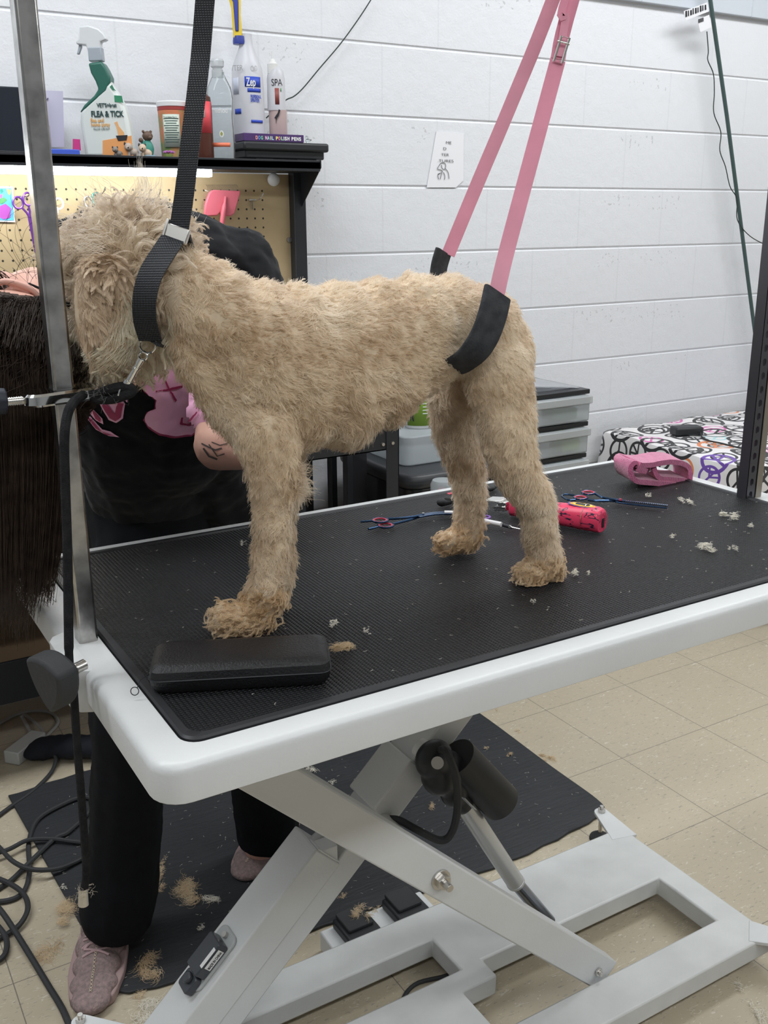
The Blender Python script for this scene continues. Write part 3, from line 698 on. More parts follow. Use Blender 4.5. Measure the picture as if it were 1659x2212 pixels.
# loose tufts on the crown
def tuft(u, v, y, n, L, dr, spread, seed):
    rg = np.random.default_rng(seed); o = np.array(Y(u, v, y)); p = o+rg.normal(size=(n, 3))*spread; k = 12; P = np.empty((n, k, 3)); cur = p.copy()
    dr = unit(np.array(dr, float)); s = np.cross(dr, [0, 1, 0]); g_ = rg.integers(0, 5, n); ph = rg.random(5)[g_]*6+rg.normal(size=n)*.2; dv = (rg.normal(size=(5, 3))*.35)[g_]
    for j in range(k):
        P[:, j] = cur; t = j/(k-1); w_ = np.cos(ph+t*6)*.7
        cur = cur+(dr[None]+dv+s[None]*w_[:, None])*(L/(k-1))*rg.uniform(.7, 1.2, (n, 1))
    return P
T = []
for i, a in enumerate([(292, 478, -.58, 150, .042, (.1, 0, 1), .004), (232, 480, -.57, 160, .028, (-.6, 0, .8), .010), (330, 478, -.60, 160, .026, (.5, 0, .8), .010), (180, 505, -.57, 200, .030, (-1, -.1, .0), .010), (165, 545, -.57, 200, .030, (-1, -.1, -.3), .010),
                       (262, 485, -.58, 160, .026, (-.3, 0, 1), .010), (355, 505, -.60, 160, .022, (.8, 0, .5), .008), (210, 530, -.62, 200, .028, (-.9, -.2, .1), .010), (630, 1030, -.705, 240, .020, (1, -.1, .1), .006), (632, 1050, -.70, 200, .018, (.8, -.1, -.6), .005)]):
    T.append(tuft(*a, seed=20+i))
T_ = np.concatenate(T); T_ = T_[~((T_[:, :, 0] < -.178) & (T_[:, :, 1] < -.570)).any(1)]; strands('curl_tufts', T_, M_FURC, dog, .00026, .2)
# nose and eyes on the far-turned muzzle
bm = BM(); p = Y(140, 745, -.48); ball(bm, p+Vector((-.022, 0, .004)), (.010, .012, .009)); mk('nose', bm, mat('wet_black_nose', (.01, .01, .011), .2), dog)
for y in (-.545, -.475):
    bm = BM(); ball(bm, Y(150, 655, y), .008); mk('eye', bm, mat('dark_eye', (.01, .007, .005), .08), dog)
# ---------------------------------------------------------------- straps on the dog
VD = _f
def web_mat(name, col, k=900, rough=.6):
    m = mat(name, col, rough); g = NT(m); o, x, y, z = g.xyz()
    h = g.math('MULTIPLY', g.math('SINE', g.math('MULTIPLY', g.math('ADD', x, z), k)), g.math('SINE', g.math('MULTIPLY', g.math('SUBTRACT', z, x), k)))
    g.bump(h, .6, .001); return m
M_NYLON = web_mat('black_nylon', (.014, .016, .021), 1300)
M_PINKW = mat('pink_vinyl_strap', (.72, .27, .37), .38, var=.12, vscale=20)
M_FELT = mat('black_fleece', (.025, .027, .032), .95, bump=.5, bscale=500, col2=(.05, .052, .058), vscale=60)
col = thing('grooming_loop', 'black nylon grooming loop around the dog\'s neck with a steel slide', 'leash', Y(385, 505, -.66))
def wd(pts): return [((Vector(pts[min(i+1, len(pts)-1)])-Vector(pts[max(i-1, 0)])).cross(VD)).normalized() for i in range(len(pts))]
top = [Vector((.05, -.59, 1.935)), Y(443, 0, -.615), Y(428, 170, -.63), Y(412, 300, -.645), Y(398, 420, -.655), Y(386, 500, -.66)]
p = smoothpath(top, 5); bm = BM(); ribbon(bm, p, wd(p), .0205, .0022); mk('strap', bm, M_NYLON, col)
nk = smoothpath([Y(384, 500, -.662), Y(352, 548, -.682), Y(326, 592, -.694), Y(313, 640, -.698), Y(313, 690, -.690), Y(325, 735, -.672)], 7)
bm = BM(); ribbon(bm, nk, wd(nk), .0245, .0028); mk('neck_band', bm, M_NYLON, col)
nk2 = smoothpath([Y(325, 735, -.672), Y(345, 735, -.62), Y(370, 700, -.57), Y(398, 620, -.56), Y(402, 550, -.60), Y(390, 500, -.655)], 7)
bm = BM(); ribbon(bm, nk2, [Vector((.8, .1, -.5))]*len(nk2), .022, .0028); mk('neck_band', bm, M_NYLON, col)
c = Y(383, 506, -.668); td = (Y(378, 520, -.668)-Y(388, 488, -.668)).normalized(); wv = td.cross(VD).normalized()
bm = BM(); beam(bm, c-td*.008, c+td*.008, .0245, .0075, up=VD); mk('slide_buckle', bm, M_SCREW, col, bevel=.0012)
bm = BM(); beam(bm, c-td*.012+wv*-.013, c+td*.010+wv*-.013, .003, .009, up=VD); mk('buckle_clip', bm, M_SCREW, col, bevel=.0008)

def ring(bm, c, n, r, t, seg=26, sx=1., a=None):
    e1, e2, _ = frame(n, a); P = [Vector(c)+e1*math.cos(2*pi*k/seg)*r+e2*math.sin(2*pi*k/seg)*r*sx for k in range(seg)]
    sweep(bm, P, t, seg=8, closed=True)
tet = thing('rope_tether', 'frayed black rope tether with a steel swivel snap clipped to the dog\'s loop', 'rope', Y(200, 855, -.60))
bm = BM(); ring(bm, Y(319, 745, -.665), VD, .0088, .0011); mk('ring', bm, M_SHINY, tet)
a_, b_ = Y(312, 762, -.66), Y(270, 838, -.645); dd = (b_-a_).normalized()
bm = BM(); ring(bm, a_+dd*.004, VD, .0045, .0014); cyl(bm, a_+dd*.008, a_+dd*.014, .004); cyl(bm, a_+dd*.014, b_-dd*.008, .0033, .0042); cyl(bm, a_+dd*.018, a_+dd*.020, .0045); cyl(bm, b_-dd*.010, b_-dd*.004, .0055, .0052)
sn = mk('swivel_snap', bm, M_SHINY, tet)
bm = BM(); cyl(bm, a_+dd*.022-VD*.004, a_+dd*.022-VD*.008, .0012); mk('thumb_stud', bm, M_SHINY, sn)
bm = BM(); q = [Y(u, v, -.645) for u, v in ((268, 836), (259, 852), (273, 850), (281, 855), (279, 864), (262, 862), (258, 852))]
sweep(bm, [Y(u, v, -.648) for u, v in ((262, 832), (256, 854), (268, 862), (286, 852), (290, 836), (278, 828))], .0012, seg=8, closed=True); mk('shackle', bm, M_SHINY, tet)
M_ROPE = mat('black_rope', (.009, .0095, .011), .85, bump=.8, bscale=600, col2=(.020, .020, .022), vscale=90, spec=.25)
R1 = smoothpath([Y(196, 856, -.605), Y(222, 848, -.62), Y(250, 838, -.64), Y(276, 836, -.648), Y(285, 845, -.65), Y(268, 854, -.648), Y(240, 862, -.63), Y(205, 862, -.61)], 6)
bm = BM(); sweep(bm, R1, .0058, seg=10); mk('rope_loop', bm, M_ROPE, tet)
R2 = smoothpath([Y(180, 853, -.615), Y(160, 868, -.640), Y(146, 895, -.655), Y(139, 950, -.665), Y(141, 1050, -.67), Y(146, 1200, -.675), Y(148, 1340, -.682), Y(150, 1430, -.690), Y(158, 1480, -.69), Y(166, 1600, -.69), Y(178, 1750, -.69), Y(186, 1880, -.69), Y(180, 1925, -.69)], 10)
bm = BM(); sweep(bm, R2, [.0052 if i < len(R2)*.55 else .0046 for i in range(len(R2))], seg=10); mk('rope_tail', bm, M_ROPE, tet)
e = R2[-1]; bm = BM(); cyl(bm, e+Vector((0, 0, .004)), e-Vector((.0015, 0, .018)), .0052, .0062, seg=14); mk('crimp_ferrule', bm, M_SCREW, tet)
def frizz(name, o, n, L, spread, m, parent, seed, dr=(0, 0, 0), k=6, r=.00022):
    rg = np.random.default_rng(seed); o = np.array(o); p = o+rg.normal(size=(n, 3))*np.array(spread); P = np.empty((n, k, 3)); d = unit(rg.normal(size=(n, 3))+np.array(dr))
    for j in range(k):
        P[:, j] = p; d = unit(d+rg.normal(size=(n, 3))*.35); p = p+d*L/(k-1)
    return strands(name, P, m, parent, r, .5)
M_FRIZZ = mat('pale_fibre', (.55, .5, .42), .8)
frizz('frayed_fibre', Y(235, 848, -.632), 60, .018, (.010, .004, .004), mat('grey_fibre', (.12, .12, .12), .8), tet, 3); frizz('frayed_fibre', e, 50, .010, (.004, .004, .002), M_FRIZZ, tet, 4)
cl = thing('pole_clamp', 'polished steel clamp with a taped knob gripping the grooming pole', 'clamp', Y(130, 858, -.60))
c0, c1 = Y(48, 862, -.59), Y(210, 853, -.59); cx0, cx1, zc = c0.x, c1.x, (c0.z+c1.z)/2
def clampbody():
    bm = BM(); O_, I_ = rrect(cx0, cx1, -.612, -.568, .018, 8), rrect(-.2075, -.1805, -.6045, -.5755, .002, 8)
    # slanted slightly along its length
    f = lambda x, z: z+(x-cx0)/(cx1-cx0)*.004
    L = []
    for z, sh in ((zc-.007, .003), (zc-.0045, 0), (zc+.0045, 0), (zc+.007, .003)):
        rr = rrect(cx0+sh, cx1-sh, -.612+sh, -.568-sh, .018-sh, 8); L.append([bm.verts.new((x, y, f(x, z))) for x, y in rr])
    b0 = [bm.verts.new((x, y, f(x, zc-.007))) for x, y in I_]; b1 = [bm.verts.new((x, y, f(x, zc+.007))) for x, y in I_]
    n = len(O_)
    for A, B in list(zip(L, L[1:]))+[(L[-1], b1), (b1, b0), (b0, L[0])]:
        for k in range(n): bm.faces.new((A[k], A[(k+1) % n], B[(k+1) % n], B[k]))
    return mk('clamp_body', bm, M_SHINY, cl)
clampbody()
bm = BM(); cyl(bm, (cx0+.004, -.59, zc), (cx0-.024, -.59, zc), .0045)
for i in range(9): cyl(bm, (cx0-.001-.0024*i, -.59, zc), (cx0-.0018-.0024*i, -.59, zc), .0052, seg=14)
mk('threaded_rod', bm, M_SCREW, cl)
bm = BM(); cyl(bm, (cx0-.017, -.59, zc+.001), (cx0-.050, -.59, zc+.003), .0145, .0165, seg=9); mk('knob', bm, mat('blue_black_tape', (.018, .022, .034), .5, bump=.4, bscale=150), cl, bevel=.002)
bm = BM(); cyl(bm, (cx1-.027, -.589, zc+.006), (cx1-.027, -.589, zc+.0125), .0032, seg=14); mk('rivet', bm, mat('brass', (.65, .48, .2), .25, 1.), cl, bevel=.0005)

# ---- haunch sling
sl = thing('haunch_sling', 'pink strap sling with black padded sleeve under the dog\'s hindquarters', 'sling', (.6, -.59, 1.93))
path = [Y(1075, 632, -.738), Y(1064, 680, -.750), Y(1046, 728, -.752), Y(1018, 768, -.742), Y(985, 790, -.712), Y(965, 790, -.66), Y(958, 760, -.60), Y(955, 700, -.572), Y(945, 630, -.566), Y(948, 580, -.565), Y(958, 543, -.565)]
sp = smoothpath(path, 6); n = len(sp)
wdl = []
for i, q in enumerate(sp):
    t = i/(n-1); v = Vector((.92, 0, -.34)) if t < .25 else Vector((.75, .0, -.3)).lerp(Vector((.8, .45, -.25)), min(1, (t-.25)*2)); wdl.append(v)
def pillow(bm, pts, wdir, W, th):
    sec = [(-.5, 0), (-.47, .35), (-.4, .5), (.4, .5), (.47, .35), (.5, 0), (.47, -.35), (.4, -.5), (-.4, -.5), (-.47, -.35)]; rows = []; n = len(pts)
    for i, p in enumerate(pts):
        t = (pts[min(i+1, n-1)]-pts[max(i-1, 0)]).normalized(); wv = (wdir[i]-t*wdir[i].dot(t)).normalized(); nn = t.cross(wv)
        rows.append([bm.verts.new(p+wv*a*W+nn*b*th) for a, b in sec])
    for A, B in zip(rows, rows[1:]):
        for k in range(len(sec)): bm.faces.new((A[k], A[(k+1) % len(sec)], B[(k+1) % len(sec)], B[k]))
    bm.faces.new(rows[0][::-1]); bm.faces.new(rows[-1])
bm = BM(); pillow(bm, sp, wdl, .0425, .0075); mk('padded_sleeve', bm, M_FELT, sl, bevel=.001, ang=1.)
def st(name, pts, W, wdv=None):
    q = smoothpath(pts, 6); bm = BM(); ribbon(bm, q, wd(q), W, .0016); return mk(name, bm, M_PINKW, sl)
HK = Vector((.625, -.59, 1.925))
st('near_strap', [Y(1072, 640, -.737), Y(1090, 560, -.728), Y(1135, 390, -.705), Y(1205, 130, -.672)], .0195)
st('near_strap', [Y(1205, 128, -.670), Y(1237, -5, -.655), HK], .0185); st('near_strap', [Y(1208, 122, -.672), Y(1222, 40, -.665), Y(1226, -20, -.655), HK+Vector((.0, -.004, 0))], .010)
st('far_strap', [Y(968, 550, -.565), Y(1030, 400, -.568), Y(1110, 210, -.573), Y(1196, -5, -.578), HK+Vector((-.01, 0, 0))], .0185)
bc = Y(1213, 108, -.676); bt = (Y(1207, 130, -.676)-Y(1219, 84, -.676)).normalized(); bw = bt.cross(VD).normalized()
bm = BM(); q = [bc+bt*a*.0155+bw*b*.0065 for a, b in ((-1, -.7), (-1, .9), (1, .7), (1, -.9))]; sweep(bm, q, .0017, seg=8, closed=True); cyl(bm, bc-bt*.009-bw*.008, bc-bt*.009+bw*.008, .0015)
mk('slide_buckle', bm, M_SHINY, sl)
bm = BM(); ring(bm, HK, (0, 1, 0), .012, .002); mk('hook_ring', bm, M_SHINY, sl)

# ---------------------------------------------------------------- things on the table top
ZT = .8786
def ZP(u, v, dz=0.): return Z(u, v, ZT+dz)
cs = thing('zip_case', 'closed black leatherette zip case lying on the near left corner of the table', 'case', ZP(500, 1440))
P4 = [Z(322, 1500, ZT+.004), Z(722, 1474, ZT+.004), Z(706, 1372, ZT+.028), Z(330, 1400, ZT+.028)]
xa = (Z(722, 1480, ZT)-Z(322, 1503, ZT)); W_ = xa.length*.985; xa.normalize(); ya_ = Vector((-xa.y, xa.x, 0)); O_ = Z(322, 1503, ZT)
dp = ((Z(700, 1362, ZT+.030)-O_).dot(ya_))
bm = BM()
secs = [(0, .0015), (.0, .0), (.004, -.0)]
def lens(z0, z1, inset):
    return [bm.verts.new(O_+xa*x+ya_*y+Vector((0, 0, z0))) for x, y in rrect(inset, W_-inset, inset, dp-inset, .012, 5)]
prof = [(.0, .003), (.010, .0015), (.022, .0005), (.0275, .002), (.030, .006), (.0315, .014)]
prof = [(.0004, .004), (.006, .001), (.014, 0), (.0145, .0012), (.0155, .0012), (.016, 0), (.024, .001), (.0285, .005), (.030, .012)]
Rw = [lens(z, 0, i) for z, i in prof]
for A, B in zip(Rw, Rw[1:]):
    for k in range(len(A)): bm.faces.new((A[k], A[(k+1) % len(A)], B[(k+1) % len(A)], B[k]))
bm.faces.new(Rw[-1]); bm.faces.new(Rw[0][::-1])
mk('case_shell', bm, mat('black_leatherette', (.012, .012, .013), .42, bump=.5, bscale=420), cs)
bm = BM(); sweep(bm, [O_+xa*x+ya_*y+Vector((0, 0, .0152)) for x, y in rrect(-.0004, W_+.0004, -.0004, dp+.0004, .0125, 5)], .0009, seg=6, closed=True); mk('zip', bm, M_BLKPL, cs)
bm = BM(); q = Z(291, 1493, ZT+.006); ring(bm, q, VD, .0042, .0005); sweep(bm, [q+Vector((.003, 0, .003)), q+Vector((.006, -.002, .012)), O_+ya_*.02+Vector((0, 0, .016))], .0005, seg=6); mk('zip_pull', bm, M_BLKPL, cs)

def tube_px(bm, L, r, z=.004, n=5, seg=8): sweep(bm, smoothpath([ZP(u, v, z) for u, v in L], n), r, seg=seg)
M_BLUE = mat('blue_titanium', (.05, .10, .20), .22, .9); M_REDR = mat('red_ring_insert', (.55, .06, .10), .4)
def blade(parent, L, wd0, wd1, m, name='blade', z=.004, th=.0022, teeth=0):
    P = smoothpath([ZP(u, v, z) for u, v in L], 5); n = len(P); bm = BM()
    ribbon(bm, P, [(P[min(i+1, n-1)]-P[max(i-1, 0)]).cross(Vector((0, 0, 1))) for i in range(n)], [wd0+(wd1-wd0)*i/(n-1) for i in range(n)], th)
    return mk(name, bm, m, parent, bevel=.0003)
def ringxy(parent, u, v, r, m, name='finger_ring', ry=1., z=.005, t=.0022, rot=0.):
    c = ZP(u, v, z); bm = BM(); P = [c+Vector((math.cos(a)*r*math.cos(rot)-math.sin(a)*r*ry*math.sin(rot), math.cos(a)*r*math.sin(rot)+math.sin(a)*r*ry*math.cos(rot), 0)) for a in np.linspace(0, 2*pi, 25)[:-1]]
    sweep(bm, P, t, seg=8, closed=True); return mk(name, bm, m, parent)
s1 = thing('grooming_shears', 'blue steel shears with red-lined finger rings, middle of the table', 'scissors', ZP(880, 1125))
for (u, v), (ru, rv), z in (((821, 1124), (779, 1127), .009), ((833, 1135), (796, 1143), .005)):
    q = ringxy(s1, u, v, .0125, M_BLUE, z=z, t=.0018); ringxy(q, u, v, .0105, M_REDR, 'ring_insert', z=z+.0004, t=.0016)
    bm = BM(); a, b = ZP(u-17, v+(rv-v)*.4, z), ZP(ru, rv, z); cyl(bm, a, b, .0016, .0019); mk('finger_rest', bm, M_BLUE, s1)
bm = BM(); tube_px(bm, [(836, 1121), (860, 1120), (890, 1117), (915, 1112)], .0022, .008); tube_px(bm, [(849, 1132), (870, 1127), (895, 1120), (915, 1112)], .0022, .005); mk('shank', bm, M_BLUE, s1)
blade(s1, [(905, 1115), (930, 1109), (960, 1107), (985, 1108)], .008, .005, M_BLUE, z=.005); blade(s1, [(905, 1117), (930, 1112), (962, 1110), (985, 1111)], .007, .004, M_BLUE, z=.008)
bm = BM(); c = ZP(914, 1113, .007); cyl(bm, c, c+Vector((0, 0, .004)), .0022, seg=12); mk('pivot_screw', bm, M_SHINY, s1)
s2 = thing('trimming_knife', 'curved white handled tool with a purple ring and black tip behind the far hind paw', 'grooming tool', ZP(1040, 1120))
M_WPL = mat('glossy_white', (.75, .73, .74), .25)
bm = BM(); P = smoothpath([ZP(u, v, .008) for u, v in ((960, 1108), (985, 1109), (1010, 1116), (1040, 1124), (1083, 1133))], 5); sweep(bm, P, [.004]*len(P), seg=10); mk('handle', bm, M_WPL, s2)
ringxy(s2, 1048, 1117, .008, mat('purple_ring', (.25, .12, .45), .35), 'ring', z=.010, t=.0016)
bm = BM(); a, b, c = ZP(1083, 1133, .006), ZP(1105, 1139, .006), ZP(1124, 1143, .006); cyl(bm, a, b, .0030, .0028); mk('black_tip', bm, M_BLKPL, s2)
bm = BM(); cyl(bm, b-(b-a)*.2, b, .0030, seg=14); cyl(bm, b, c, .0014, .0006); mk('point', bm, M_SHINY, s2)
s3 = thing('thinning_shears', 'blue thinning shears with red-lined rings lying beside the pink clipper', 'scissors', ZP(1330, 1082))
for (u, v), (hu, hv), z in (((1271, 1064), (1238, 1066), .009), ((1254, 1075), (1216, 1072), .005)):
    q = ringxy(s3, u, v, .0115, M_BLUE, z=z, t=.0018); ringxy(q, u, v, .0098, M_REDR, 'ring_insert', z=z+.0004, t=.0016)
bm = BM(); tube_px(bm, [(1243, 1080), (1228, 1080), (1214, 1072), (1222, 1068), (1240, 1070)], .0018, .006); mk('finger_rest', bm, M_BLUE, s3)
bm = BM(); tube_px(bm, [(1285, 1066), (1300, 1074), (1318, 1078), (1342, 1081)], .0022, .008); tube_px(bm, [(1270, 1080), (1290, 1082), (1315, 1082), (1342, 1082)], .0022, .005); mk('shank', bm, M_BLUE, s3)
bl = blade(s3, [(1330, 1080), (1370, 1084), (1443, 1092)], .0065, .0055, M_BLUE, z=.008)
blade(s3, [(1330, 1084), (1370, 1090), (1441, 1097)], .006, .005, M_BLUE, z=.005)
bm = BM(); a, b = ZP(1353, 1082, .0092), ZP(1441, 1091.5, .0092); dv = (b-a); nv = dv.cross(Vector((0, 0, 1))).normalized()
for i in range(22): q = a+dv*(i/21); beam(bm, q-nv*.0022, q+nv*.0028, .0009, .0008)
mk('teeth', bm, M_SCREW, s3, smooth=False)
bm = BM(); c = ZP(1340, 1081, .009); cyl(bm, c, c+Vector((0, 0, .003)), .0022, seg=12); mk('pivot_screw', bm, M_REDR, s3)

# pink cordless clipper
cp = thing('hair_clipper', 'hot pink hair clipper painted with black wisps, lying behind the near hind leg', 'clipper', ZP(1200, 1110))
R = .0195; e0, e1 = ZP(1108, 1088, R), ZP(1302, 1124, R); ax = (e1-e0).normalized(); L_ = (e1-e0).length
def pink_mat():
    m = mat('hot_pink_shell', (.80, .06, .14), .35); g = NT(m); o, x, y, z = g.xyz()
    mp = g.n('Mapping'); mp.vector_type = 'TEXTURE'; q = ax.to_track_quat('X', 'Z').to_euler(); mp.inputs['Rotation'].default_value = q; mp.inputs['Scale'].default_value = (3.2, 1, 1); g.l(o, mp.inputs[0])
    w_ = g.n('TexNoise'); w_.inputs['Scale'].default_value = 85; w_.inputs['Detail'].default_value = 2; w_.inputs['Distortion'].default_value = .4; g.l(mp.outputs[0], w_.inputs['Vector'])
    ln = g.math('LESS_THAN', g.math('ABSOLUTE', g.math('SUBTRACT', w_.outputs['Fac'], .5)), .013)
    g.l(g.mix(ln, (.80, .06, .14), (.03, .02, .05)), g.b.inputs['Base Color']); return m
M_CLIP = pink_mat(); a, b, _ = frame(ax, (0, 0, 1)); bm = BM(); rows = []
for t, ra in ((0, .72), (.02, .82), (.15, .9), (.45, .86), (.8, 1.), (.93, 1.0), (.98, .94), (1, .82)):
    c = e0+ax*L_*t-Vector((0, 0, R*(1-ra)))
    rows.append([bm.verts.new(c+a*math.copysign(abs(math.cos(k*pi/14))**.75, math.cos(k*pi/14))*R*ra*1.05+b*math.copysign(abs(math.sin(k*pi/14))**.75, math.sin(k*pi/14))*R*ra) for k in range(28)])
for A, B in zip(rows, rows[1:]):
    for k in range(28): bm.faces.new((A[k], A[(k+1) % 28], B[(k+1) % 28], B[k]))
bm.faces.new(rows[0][::-1]); bm.faces.new(rows[-1]); mk('shell', bm, M_CLIP, cp, bevel=.001)
up = b if b.z > 0 else -b
c = e0+ax*L_*.78+up*R*1.0; bm = BM(); prism(bm, rrect(-.012, .012, -.0045, .0045, .004), c, ax, ax.cross(up), up, .0012); mk('switch', bm, M_BLKPL, cp, bevel=.0004)
def flame():
    for col_, s, dz in (((.12, .14, .45), 1.25, -.0008), ((.85, .35, .06), 1.1, -.0004), ((.8, .65, .1), .85, 0)):
        pts = []
        for k in range(28): t = 2*pi*k/28; r = 1+.14*(k % 2); pts.append((.019*s*r*math.cos(t), .0078*s*r*math.sin(t)))
        bm = BM(); prism(bm, pts, c+up*(dz-.0003), ax, ax.cross(up), up, .0008); mk('painted_flame', bm, mat('flame_paint', col_, .4), cp, smooth=False)
flame()
bm = BM(); c2 = e1+ax*.0004; prism(bm, rrect(-.0035, .0035, -.0075, .0075, .002), c2-up*.004, ax.cross(up), up, ax, .0012); mk('charge_socket', bm, M_BLKPL, cp)
bm = BM(); sweep(bm, [e1-ax*.028+(a*math.cos(t)+up*math.sin(t))*R*1.12 for t in np.linspace(-.2, pi+.4, 16)], .0007, seg=6); mk('hanging_loop', bm, M_SHINY, cp)
hd = e0-ax*.004
bm = BM(); beam(bm, hd+Vector((0, 0, -.006)), hd-ax*.022+Vector((0, 0, -.009)), .034, .008); beam(bm, hd+Vector((0, 0, .002)), hd-ax*.016+Vector((0, 0, -.001)), .032, .006); mk('blade_set', bm, M_SHINY, cp, bevel=.0008)
bm = BM()
for i in range(14): q = hd-ax*.021+ax.cross(Vector((0, 0, 1))).normalized()*(-.015+.0023*i)+Vector((0, 0, -.008)); beam(bm, q, q-ax*.005, .0012, .003)
mk('comb_teeth', bm, M_SCREW, cp, smooth=False)
bm = BM(); q = hd-ax*.012+Vector((0, 0, .004)); beam(bm, q, q+Vector((-.012, .030, -.004)), .030, .0025); mk('blade_guard', bm, mat('frosted_steel', (.7, .7, .68), .3, .8), cp, bevel=.0008)
bk = thing('nail_clipper', 'black handled nail clipper half hidden behind the far hind leg', 'nail clipper', ZP(990, 1080))
bm = BM(); chn = [(955, 1085, 12), (985, 1078, 11), (1010, 1068, 9), (1040, 1060, 8), (1060, 1055, 9), (1068, 1050, 8)]
for A, B in zip(chn, chn[1:]):
    for k in range(5): t = k/4; u, v, r = [x*(1-t)+y*t for x, y in zip(A, B)]; r *= .00078; ball(bm, ZP(u, v, r*.8), (r*1.1, r*1.1, r*.8), sub=2)
blob('handle', bm, M_BLKRUB, .0022, bk, 3)
bm = BM(); q = ZP(968, 1078, .018); ball(bm, q, (.006, .009, .0015), sub=2); mk('thumb_hole', bm, mat('deep_black', (.004, .004, .004), .9), bk)
bm = BM(); text('', q, (1, 0, 0), (0, 0, 1), .01, M_REDR, bk) if False else None; bm.free()
bm = BM(); prism(bm, rrect(-.008, .008, -.003, .003, .002), ZP(975, 1066, .016), (1, 0, 0), (0, 1, .2), (0, 0, 1), .0008); mk('red_mark', bm, M_REDR, bk, smooth=False)

# rolled pink towel
tw = thing('rolled_towel', 'small pink terry towel folded and rolled at the far right of the table', 'towel', ZP(1410, 1045))
def terry():
    m = mat('pink_terry', (.68, .16, .33), .95, sheen=.6, col2=(.55, .11, .25), vscale=90); g = NT(m); o, x, y, z = g.xyz(); g.bump(g.noise(o, 420, 4), .9, .003); return m
M_TERRY = terry()
yt = -.425
def tpx(L, th, w_, name='fold', dy=0):
    P = smoothpath([Y(u, v, yt+dy) for u, v in L], 5); bm = BM(); ribbon(bm, P, Vector((-.35, -1, 0)), w_, th); o = mk(name, bm, M_TERRY, tw, bevel=.004, seg=3); return o
o = tpx([(1374, 1008), (1362, 1004), (1353, 996), (1347, 1004), (1350, 1020), (1362, 1030), (1390, 1034), (1425, 1037), (1452, 1040), (1470, 1037), (1475, 1020), (1470, 1002), (1455, 993), (1432, 990), (1412, 992), (1388, 996), (1370, 996), (1358, 994)], .010, .060)
tpx([(1398, 1000), (1402, 1014), (1412, 1024), (1440, 1028), (1462, 1030), (1464, 1034)], .009, .056)
p_, q_ = sample(o.data, 9000); 
k = 4; PP = np.empty((len(p_), k, 3)); dd_ = unit(q_+rng.normal(size=p_.shape)*.4)
bm = BM(); prism(bm, [(0, 0), (.008, .002), (.003, .010)], Y(1402, 1020, yt-.02), (1, 0, 0), (0, 0, 1), (0, 1, 0), .0008); mk('care_tag', bm, M_PAPER, tw, smooth=False)
# ---------------------------------------------------------------- the groomer
from mathutils.bvhtree import BVHTree
from mathutils.geometry import delaunay_2d_cdt
def bvh(o): me = o.data; return BVHTree.FromPolygons([v.co for v in me.vertices], [p.vertices[:] for p in me.polygons])
def print_on(name, polys, tree, off, m, parent, step=9, view=None):
    """printed patch lying on a surface: outline polygons carried onto the cloth"""
    bm = BM()
    for poly in polys:
        pts = []
        for i, a in enumerate(poly):
            b = poly[(i+1) % len(poly)]; k = max(1, int(math.hypot(b[0]-a[0], b[1]-a[1])/step))
            pts += [Vector((a[0]+(b[0]-a[0])*j/k, a[1]+(b[1]-a[1])*j/k)) for j in range(k)]
        nb = len(pts); xs = [p[0] for p in poly]; ys = [p[1] for p in poly]; inner = []
        y = min(ys)+step/2
        while y < max(ys):
            x = min(xs)+step/2
            while x < max(xs): inner.append(Vector((x, y))); x += step
            y += step
        vs, es, fs, *_ = delaunay_2d_cdt(pts+inner, [], [list(range(nb))], 1, .01)
        W = []
        for p in vs:
            d = at(p.x, p.y, 1, 3.)-Vector(CAM); d.normalize(); h = tree.ray_cast(Vector(CAM), d)
            W.append(bm.verts.new(h[0]+h[1]*off) if h[0] is not None else None)
        for f in fs:
            q = [W[i] for i in f]
            if all(q) and max((q[0].co-x.co).length for x in q) < .06: bm.faces.new(q)
    return mk(name, bm, m, parent)
ps = thing('person', 'person in black clothes bending over behind the dog, long dark hair hanging down', 'person', (.1, -.02, 0))
M_BODY = mat('skin', (.70, .42, .33), .5, col2=(.62, .34, .27), vscale=18, spec=.4)
M_CLOTH = mat('black_cotton', (.0075, .008, .010), .95, bump=.5, bscale=30, sheen=.08, spec=.2)
M_PANT = mat('black_trouser_cloth', (.006, .0068, .009), .9, bump=.3, bscale=20, spec=.2)
# skin body ------------------------------------------------
HC = Y(48, 752, -.385)
fF = Vector((.86, .30, -.42)).normalized(); eU = Vector((.30, -.18, .93)); eU = (eU-fF*eU.dot(fF)).normalized(); cR = eU.cross(fF).normalized()
if cR.y > 0: cR = -cR
def HL(l, f, c): return HC+eU*l+fF*f+cR*c           # lateral (up-facing ear), face, crown
HR = Matrix((eU, fF, cR)).transposed()
bm = BM()
ball(bm, HL(0, -.012, .03), (.074, .094, .088), HR); ball(bm, HL(0, .018, -.03), (.060, .070, .078), HR); ball(bm, HL(0, .045, -.085), (.034, .036, .032), HR); ball(bm, HL(0, .03, -.06), (.05, .055, .04), HR)
ball(bm, HL(0, .090, -.030), (.011, .022, .020), HR, 2); ball(bm, HL(0, .085, .0), (.008, .013, .026), HR, 2); ball(bm, HL(0, .082, .025), (.050, .014, .010), HR, 2)
ball(bm, HL(0, .080, -.062), (.021, .012, .008), HR, 2); ball(bm, HL(0, .078, -.072), (.018, .012, .007), HR, 2)
nb_ = HL(0, -.035, -.10); sh_c = Y(350, 630, -.20)
def ch(bm, L, n=4, sub=2):
    for (A, ra), (B, rb) in zip(L, L[1:]):
        for k in range(n+1): t = k/n; ball(bm, Vector(A).lerp(Vector(B), t), ra+(rb-ra)*t, sub=sub)
ch(bm, [(HL(0, -.03, -.05), .055), (nb_, .052), (sh_c.lerp(nb_, .35), .055), (sh_c, .08)], 4)
hipc = Y(415, 1040, .03)
